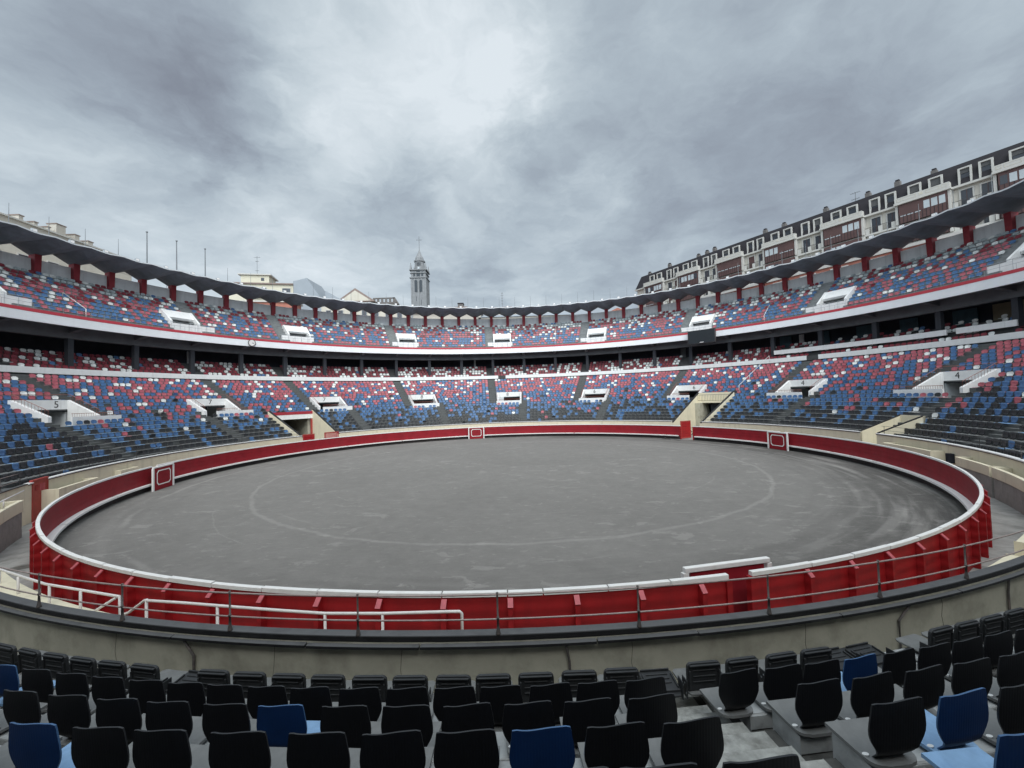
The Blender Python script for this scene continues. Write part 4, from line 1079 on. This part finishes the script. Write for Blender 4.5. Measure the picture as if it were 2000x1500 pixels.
def window(x0, x1, z0, z1, parent, y=.22, frame=Bm['trim'], glass=Bm['glass'], fw=.14, mull=1):
    m = MB(); m.b2((x0 - fw, y - .10, z0 - fw), (x0, y + .06, z1 + fw), frame); m.b2((x1, y - .10, z0 - fw), (x1 + fw, y + .06, z1 + fw), frame)
    m.b2((x0, y - .10, z1), (x1, y + .06, z1 + fw), frame); m.b2((x0, y - .10, z0 - fw), (x1, y + .06, z0), frame)
    o = m.build('window', parent); g = MB(); g.b2((x0, y - .015, z0), (x1, y + .02, z1), glass)
    for i in range(mull): xx = x0 + (x1 - x0) * (i + 1) / (mull + 1); g.b2((xx - .03, y - .05, z0), (xx + .03, y - .016, z1), Bm['brown'])
    g.build('pane', o); return o
for k in range(7):
    x0 = 3.2 + 9.6 * k
    # dormers: two small over the parapet box, two tall beside it
    for dx, w_, zb, zt_ in ((1.25, 1.45, .8, 2.25), (3.45, 1.45, .8, 2.25), (6.35, 1.3, .12, 2.2), (8.25, 1.3, .12, 2.2)):
        if x0 + dx + w_ > L1: continue
        m = MB(); a, b = x0 + dx, x0 + dx + w_; zb += ZC; zt2 = ZC + zt_
        m.b2((a, -.12, zb), (a + .20, .12, zt2), Bm['trim']); m.b2((b - .20, -.12, zb), (b, .12, zt2), Bm['trim']); m.b2((a, -.12, zt2), (b, .12, zt2 + .18), Bm['trim'])
        m.b2((a + .03, .121, zb), (a + .2, .9, zt2), Bm['slate']); m.b2((b - .2, .121, zb), (b - .03, .9, zt2), Bm['slate']); m.b2((a + .03, .121, zt2), (b - .03, .95, zt2 + .15), Bm['slate'])
        d = m.build('dormer', AB); MB().b2((a + .20, .16, zb), (b - .20, .22, zt2), Bm['glass']).build('pane', d)
        MB().b2((a + .20, .08, zt2 - (zt_ - .3) * random.choice((.12, .5, .3))), (b - .20, .15, zt2), Bm['awn']).build('shutter', d)
    m = MB(); m.b2((x0, -1.0, ZC + .12), (x0 + 5.7, -.85, ZC + .82), Bm['trim']); m.b2((x0, -.85, ZC + .12), (x0 + .15, -.2, ZC + .82), Bm['trim']); m.b2((x0 + 5.55, -.85, ZC + .12), (x0 + 5.7, -.2, ZC + .82), Bm['trim'])
    m.b2((x0 - .1, -1.06, ZC - .16), (x0 + 5.8, -.34, ZC + .11), Bm['trim'])
    pb = m.build('balcony_parapet', AB); m = MB()
    for a, b in ((.25, .75), (.95, 2.35), (3.35, 4.75), (4.95, 5.45)):
        for q, w_, z0_, z1_ in ((a, .05, .25, .7), (b - .05, .05, .25, .7)): m.b2((x0 + q, -1.02, ZC + z0_), (x0 + q + w_, -1.0, ZC + z1_), Bm['beige'])
        m.b2((x0 + a, -1.02, ZC + .25), (x0 + b, -1.0, ZC + .3), Bm['beige']); m.b2((x0 + a, -1.02, ZC + .66), (x0 + b, -1.0, ZC + .7), Bm['beige'])
    m.b2((x0 + 2.65, -1.03, ZC + .3), (x0 + 3.05, -1.0, ZC + .66), Bm['beige']); m.build('relief_panel', pb)
    for st in range(4):
        z1 = ZC - .16 - 2.94 * st if st == 0 else ZC - 2.94 * st - .26; z0 = ZC - 2.94 * (st + 1)
        m = MB(); m.b2((x0 + .35, -.78, z0 + .02), (x0 + 5.35, .25, z1 - .02), Bm['brown'])
        for q in np.linspace(.4, 5.28, 13): m.b2((x0 + q, -.81, z0 + .02), (x0 + q + .05, -.78, z0 + 1.2), Bm['slate'])
        mr_ = m.build('enclosed_balcony', AB); pat = random.choice(((0, 1, 2, 3, 4, 5), (3, 4, 5), (0, 1, 2), ()))
        for q in range(6):
            xx = x0 + .50 + q * .78 + (.18 if q > 2 else 0)
            if q in pat: MB().b2((xx, -.80, z0 + 1.22), (xx + .62, -.785, z1 - .45), random.choice((Bm['blind'], Bm['blind'], Bm['glass']))).build('pane', mr_)
            else: MB().b2((xx, -.80, z0 + 1.0), (xx + .62, -.785, z0 + 1.13), Bm['blind']).build('vent', mr_)
        for xx in (-.10, 5.4): MB().b2((x0 + xx, -.60, z0), (x0 + xx + .3, .25, z1), Bm['trim']).build('pier', mr_)
        for dx in (6.45, 8.35):
            if x0 + dx + 1.1 > L1: continue
            window(x0 + dx, x0 + dx + 1.1, z0 + .1, z1 - .42, AB, y=.22, glass=random.choice((Bm['glass'], Bm['glass'], Bm['brown'])), fw=.16)
        m = MB()
        for q in np.linspace(5.75, 9.4, 26): m.b2((x0 + q, -.27, z0 + .05), (x0 + q + .02, -.25, z0 + .95), M['dark_rail'])
        m.b2((x0 + 5.7, -.28, z0 + .95), (x0 + 9.45, -.24, z0 + 1.0), M['dark_rail']); 
        for q in (5.75, 7.35, 8.9): m.b2((x0 + q, -.33, z0), (x0 + q + .5, -.22, z0 + .82), Bm['trim'])
        m.build('balcony_railing', AB)
# brick lower wing in front, seen between the roof columns
BW = tag(empty('brick_building', (30.0, 63.0, -.3), math.atan2(-.87036, .49242)), 'red brick building with white window trims glimpsed between the right roof columns', 'building')
MB().b2((0, 0, 0), (55, 8, 24.1), Bm['brick']).build('wall', BW); m = MB(); m.b2((-.2, -.25, 24.1), (55.2, 8.2, 24.5), Bm['trim']); m.build('cornice', BW)
for q in range(13): window(1.5 + 4.2 * q, 3.3 + 4.2 * q, 22.0, 23.5, BW, y=-.05, fw=.25)

def house(name, loc, rz, w_, d_, h_, wm, label, roof=None, rm=None, win=None, cat='building', eave=.4, hip=False, extra=None):
    r = tag(empty(name, loc, rz), label, cat); MB().b2((0, 0, 0), (w_, d_, h_), wm).build('wall', r)
    if roof:
        m = MB(); e = eave
        if roof == 'flat': m.b2((-e, -e, h_), (w_ + e, d_ + e, h_ + .35), rm)
        elif roof == 'gable':       # ridge along y, gable faces the ring
            hr = extra or w_ * .28
            m.add([(-e, -e, h_), (w_ + e, -e, h_), (w_ / 2, -e, h_ + hr), (-e, d_, h_), (w_ + e, d_, h_), (w_ / 2, d_, h_ + hr)], [(0, 1, 2), (3, 5, 4), (0, 2, 5, 3), (1, 4, 5, 2), (0, 3, 4, 1)], rm)
        elif roof == 'ridge':       # ridge along x
            hr = extra or d_ * .25; hx = d_ * .4 if hip else 0
            m.add([(-e, -e, h_), (w_ + e, -e, h_), (w_ + e, d_ + e, h_), (-e, d_ + e, h_), (hx, d_ / 2, h_ + hr), (w_ - hx, d_ / 2, h_ + hr)], [(0, 1, 5, 4), (1, 2, 5), (2, 3, 4, 5), (3, 0, 4), (0, 3, 2, 1)], rm)
        m.build('roof', r)
    for (x0, x1, z0, z1) in (win or []): window(x0, x1, z0, z1, r, y=-.02)
    return r
# far left beige block with chimney stacks: facade faces the ring (towards +x)
LB = house('tenement_building', (-76.5, 24, -.3), rad(90), 26, 12, 36.1, Bm['pink'], 'weathered beige block with tall chimney stacks behind the roof at the far left', win=[(x, x + 1.2, z, z + 1.5) for x in (1.5, 5, 8.5, 12, 15.5, 19, 22.5) for z in (27, 30.2)])
m = MB(); m.b2((-.2, -.3, 36.1), (26.2, .2, 36.35), Bm['trim']); m.build('cornice', LB)
for x, w_, h_ in ((7.2, .6, 1.2), (9.3, .5, 1.0), (11.3, .35, 1.0), (12.6, 1.5, 2.1), (15.6, .8, 1.4), (17.9, .9, 1.1), (20.8, .7, .5)):
    m = MB(); m.b2((x, .6, 36.1), (x + w_, 2.2, 36.1 + h_), Bm['pink']); m.b2((x - .1, .5, 36.1 + h_), (x + w_ + .1, 2.3, 36.1 + h_ + .15), Bm['tile']); o = m.build('chimney', LB); shift_centre(o, (x, 1.2, 36.1))
house('cream_building', (-66.5, 12, -.3), rad(83), 24, 8, 28.4, Bm['beige'], 'pale cream block with a dark window seen under the first roof arches at the left', win=[(3 + 3.2 * q, 4.2 + 3.2 * q, 25.0, 27.2) for q in range(6)])
house('white_building', (-66, 39, -.3), rad(62), 26, 8, 27.2, Bm['wallc'], 'whitish building with tall glazed windows seen between the left roof columns', roof='flat', rm=Bm['trim'], win=[(1.5 + 2.4 * q, 2.9 + 2.4 * q, 24.2, 26.2) for q in range(10)])
# yellow block with flat brown eaves and stair tower
YB = house('yellow_building', (-76, 76.6, -.3), rad(12), 19.5, 9, 39.0, Bm['yellow'], 'yellowish block with brown eaves and a rooftop stair tower, left of centre', roof='flat', rm=Bm['tile'], win=[(3.2, 5.2, 36.9, 38.0), (8.4, 10.2, 36.9, 38.0), (14.2, 16.2, 36.9, 38.0)], eave=.5)
m = MB(); m.b2((3.6, .8, 39.3), (10.6, 6, 41.7), Bm['yellow']); m.b2((3.0, .3, 41.7), (11.2, 6.6, 42.0), Bm['trim']); m.b2((8.6, .74, 40.2), (9.4, .79, 41.0), Bm['glass']); m.build('stair_tower', YB)
m = MB(); m.b2((7.0, -1.1, 35.6), (19, -1.0, 36.6), Bm['trim']); m.b2((7.0, -1.0, 35.4), (19, 0, 35.6), Bm['trim']); m.build('balcony', YB)
# grey gable
GB = tag(empty('grey_building', (-58.5, 78.5, -.3)), 'plain grey clad party wall sloping down to the right of the yellow block', 'building')
MB().prism([(0, 0, 0), (8.2, 0, 0), (8.2, 0, 33.4), (3.6, 0, 40.4), (0, 0, 39.6)], (0, 9, 0), Bm['grey']).build('wall', GB); MB().prism([(8.21, 1, 0), (14.5, 1, 0), (14.5, 1, 33.2), (8.21, 1, 37.0)], (0, 9, 0), Bm['grey']).build('side_wall', GB)
house('brick_house', (-66.5, 66.0, -.3), rad(10), 14, 4, 31.2, Bm['brick'], 'red brick wall glimpsed under the roof arches below the grey gable', roof='flat', rm=Bm['trim'], win=[(9, 11, 28.4, 29.4)])
# pediment building
PB = house('pediment_building', (-50.4, 86.6, -.3), 0, 11.6, 10, 35.0, Bm['beige'], 'cream building with a wide triangular pediment just left of the bell tower', roof='gable', rm=Bm['tile'], extra=4.3, eave=.5)
MB().prism([(.6, -.52, 35.1), (11.0, -.52, 35.1), (5.8, -.52, 38.6)], (0, -.05, 0), Bm['beige']).build('pediment', PB)
m = MB(); m.b2((1.0, -1.6, 35.0), (11.6, -.6, 35.25), Bm['tile']); m.build('eaves', PB)
CB = tag(empty('balustrade_building', (-39.6, 86.8, -.3)), 'building top with a dark pierced balustrade of oval holes beside the cream pediment', 'building')
MB().b2((0, 0, 0), (6.3, 8, 34.4), Bm['beige']).build('wall', CB); m = MB(); m.b2((-.3, -.5, 34.4), (6.8, 8.4, 34.95), Bm['dkstone']); m.b2((0, -.2, 36.05), (6.4, .3, 36.35), Bm['dkstone'])
for q in range(6): m.b2((.0 + q * 1.16, -.15, 34.95), (.6 + q * 1.16 - (.0 if q < 5 else 0), .2, 36.05), Bm['dkstone'])
m.prism([(6.4, -.2, 36.3), (6.4, .2, 36.3), (7.6, .2, 34.4), (7.6, -.2, 34.4)], (-.6, 0, 0), Bm['dkstone']); m.build('balustrade', CB)
# belt of houses behind the far roof
house('arched_building', (-48.5, 73.0, -.3), rad(6), 22, 6, 31.0, Bm['beige'], 'cream facade with round-headed windows seen under the arches left of the tower', win=[(1.2 + 3.0 * q, 2.4 + 3.0 * q, 27.6, 30.0) for q in range(7)])
house('tan_building', (-25.5, 76, -.3), rad(0), 18, 6, 29.0, Bm['pink'], 'low tan building seen through the arches below the bell tower', roof='ridge', rm=Bm['tile'], extra=1.2)
house('low_building', (-22, 86.6, -.3), 0, 9.5, 6, 32.5, Bm['pink'], 'low flat-roofed top with a small hut right of the bell tower', roof='flat', rm=Bm['tile'], extra=None)
house('roof_hut', (-14.9, 86.9, 32.5), 0, 1.6, 2, 1.0, Bm['dkstone'], 'small dark hut on the low roof right of the bell tower', roof='flat', rm=Bm['slate'], cat='roof hut', eave=.08)
house('pink_building', (-5.2, 86.6, -.3), 0, 8.5, 6, 32.3, Bm['pink'], 'low pinkish roof with an aerial mast at the middle of the far skyline', roof='ridge', rm=Bm['brick'], extra=.8, hip=True)
house('shed_building', (-8, 76, -.3), 0, 24, 6, 27.4, Bm['wallc'], 'pale low building seen through the middle arches', roof='ridge', rm=Bm['grey'], extra=1.2)
house('gabled_house', (24.5, 70, -.3), rad(-15), 5.5, 5, 26.0, Bm['wallc'], 'small gabled brick and white house seen under the arches beside the apartment block', roof='gable', rm=Bm['brick'], extra=1.4)

# bell tower
T = tag(empty('bell_tower', (-35.75, 133, -.3)), 'tall grey stone bell tower with twin arched openings, lantern top and cross', 'tower')
S_ = Bm['stone']; h = 3.25
m = MB(); m.b2((-h, -h, 0), (h, h, 57.6), S_)
for x in (-h, -1.75, -.28, 1.2, h - .55): m.b2((x, -h - .18, 0), (x + .55, -h, 57.6), S_)
for x in (-h, -1.0, 1.0, h - .5): m.b2((h, x, 0), (h + .18, x + .5, 57.6), S_)
m.build('shaft', T)
for cx in (-1.05, 1.05):
    n = 9; pts = [(cx - .58, -h - .06, 51.7), (cx + .58, -h - .06, 51.7)] + [(cx + .58 * cos(a), -h - .06, 56.2 + .58 * sin(a)) for a in np.linspace(0, pi, n)]
    MB().prism(pts, (0, -.15, 0), Bm['louvre']).build('belfry_opening', T)
    m = MB(); m.b2((cx - .10, -h - .05, 47.8 if cx < 0 else 46.2), (cx + .10, -h - .01, 49.8 if cx < 0 else 48.4), Bm['louvre']); m.build('slit', T)
m = MB()
for z, e in ((57.6, .45), (59.6, .25), (60.9, .5)): m.b2((-h - e, -h - e, z), (h + e, h + e, z + .32), S_)
m.b2((-h + .1, -h + .1, 57.9), (h - .1, h - .1, 61), S_); m.build('gallery', T)
m = MB(); m.b2((-.75, -h + .02, 58.3), (.75, -h + .09, 60.6), Bm['louvre']); m.b2((-2.1, -h + .02, 58.4), (-1.3, -h + .09, 60.2), Bm['louvre']); m.b2((1.3, -h + .02, 58.4), (2.1, -h + .09, 60.2), Bm['louvre']); m.build('bell_opening', T)
for sx in (-1, 1):
    for sy in (-1, 1):
        m = MB(); x, y = sx * (h - .1), sy * (h - .1); m.b2((x - .4, y - .4, 61.2), (x + .4, y + .4, 62.2), S_)
        m.add([(x - .35, y - .35, 62.2), (x + .35, y - .35, 62.2), (x + .35, y + .35, 62.2), (x - .35, y + .35, 62.2), (x, y, 64.6)], [(0, 1, 4), (1, 2, 4), (2, 3, 4), (3, 0, 4), (0, 3, 2, 1)], S_); m.build('pinnacle', T)
m = MB(); n = 8
def ring8(r, z): return [(r * cos(pi / 8 + 2 * pi * i / n), r * sin(pi / 8 + 2 * pi * i / n), z) for i in range(n)]
lv = [(2.30, 61.2), (2.05, 65.0), (2.45, 65.3), (2.45, 65.8), (1.85, 65.9), (1.80, 66.9), (1.50, 67.5), (.75, 69.0), (.22, 70.4), (.07, 71.2)]
vs = sum([ring8(r, z) for r, z in lv], []); fs = [(i * n + j, i * n + (j + 1) % n, (i + 1) * n + (j + 1) % n, (i + 1) * n + j) for i in range(len(lv) - 1) for j in range(n)]
m.add(vs, fs + [tuple(range((len(lv) - 1) * n, len(lv) * n))], S_); m.build('lantern', T)
for x in (-.6, 0, .6): MB().b2((x - .17, -2.22, 63.2), (x + .17, -1.9, 64.6), Bm['louvre']).build('lantern_slit', T)
MB().b2((-.40, -2.30, 61.8), (.40, -2.05, 62.5), Bm['blind']).build('clock_face', T)
m = MB(); m.tube([(0, 0, 71), (0, 0, 76.4)], .12, mast_mat, 5); m.tube([(-1.2, 0, 74.9), (1.2, 0, 74.9)], .11, mast_mat, 5); m.build('cross', T)
T.scale = (.93, .93, .9525)

# television aerials
def aerial(x, y, z, h_, arms, label, rz=0):
    r = tag(empty('aerial', (x, y, z), rz), label, 'aerial'); MB().tube([(0, 0, 0), (0, 0, h_)], .05, mast_mat, 5).build('mast', r); m = MB()
    for zf, w_ in arms:
        m.tube([(-w_ / 2, 0, h_ * zf), (w_ / 2, 0, h_ * zf)], .03, mast_mat, 4)
        for q in np.linspace(-w_ / 2, w_ / 2, 5): m.tube([(q, -.3, h_ * zf), (q, .3, h_ * zf)], .02, mast_mat, 4)
    m.build('arm', r)
q = lambda px, py, d: tuple(Vector(CAM) + (VF + VX * ((px - 1000) / FPX) + VU * ((750 - py) / FPX)) * d)
aerial(-69.0, 79.5, 41.7, 5.2, ((.93, 1.6), (.72, .8), (.22, .9)), 'tall aerial on the stair tower of the yellow block')
aerial(-1.9, 89.6, 32.6, 4.6, ((.95, .5), (.8, .7), (.62, .5), (.45, .6), (.25, .5)), 'lattice aerial mast on the pinkish roof in the middle of the skyline')
aerial(-74, 36, 32.5, 2.4, ((.95, 3.2),), 'low wide aerial on the skyline behind the left roof edge', 1.2)
aerial(-66, 46, 29.0, 3.2, ((.95, 3.0), (.55, 2.4)), 'double aerial between the tall poles on the left', 1.0)
aerial(57.3, 33.2, 34.4, 2.9, ((.95, 1.2), (.6, 1.0)), 'pair of aerial arms on the ridge of the apartment block', -1.0)
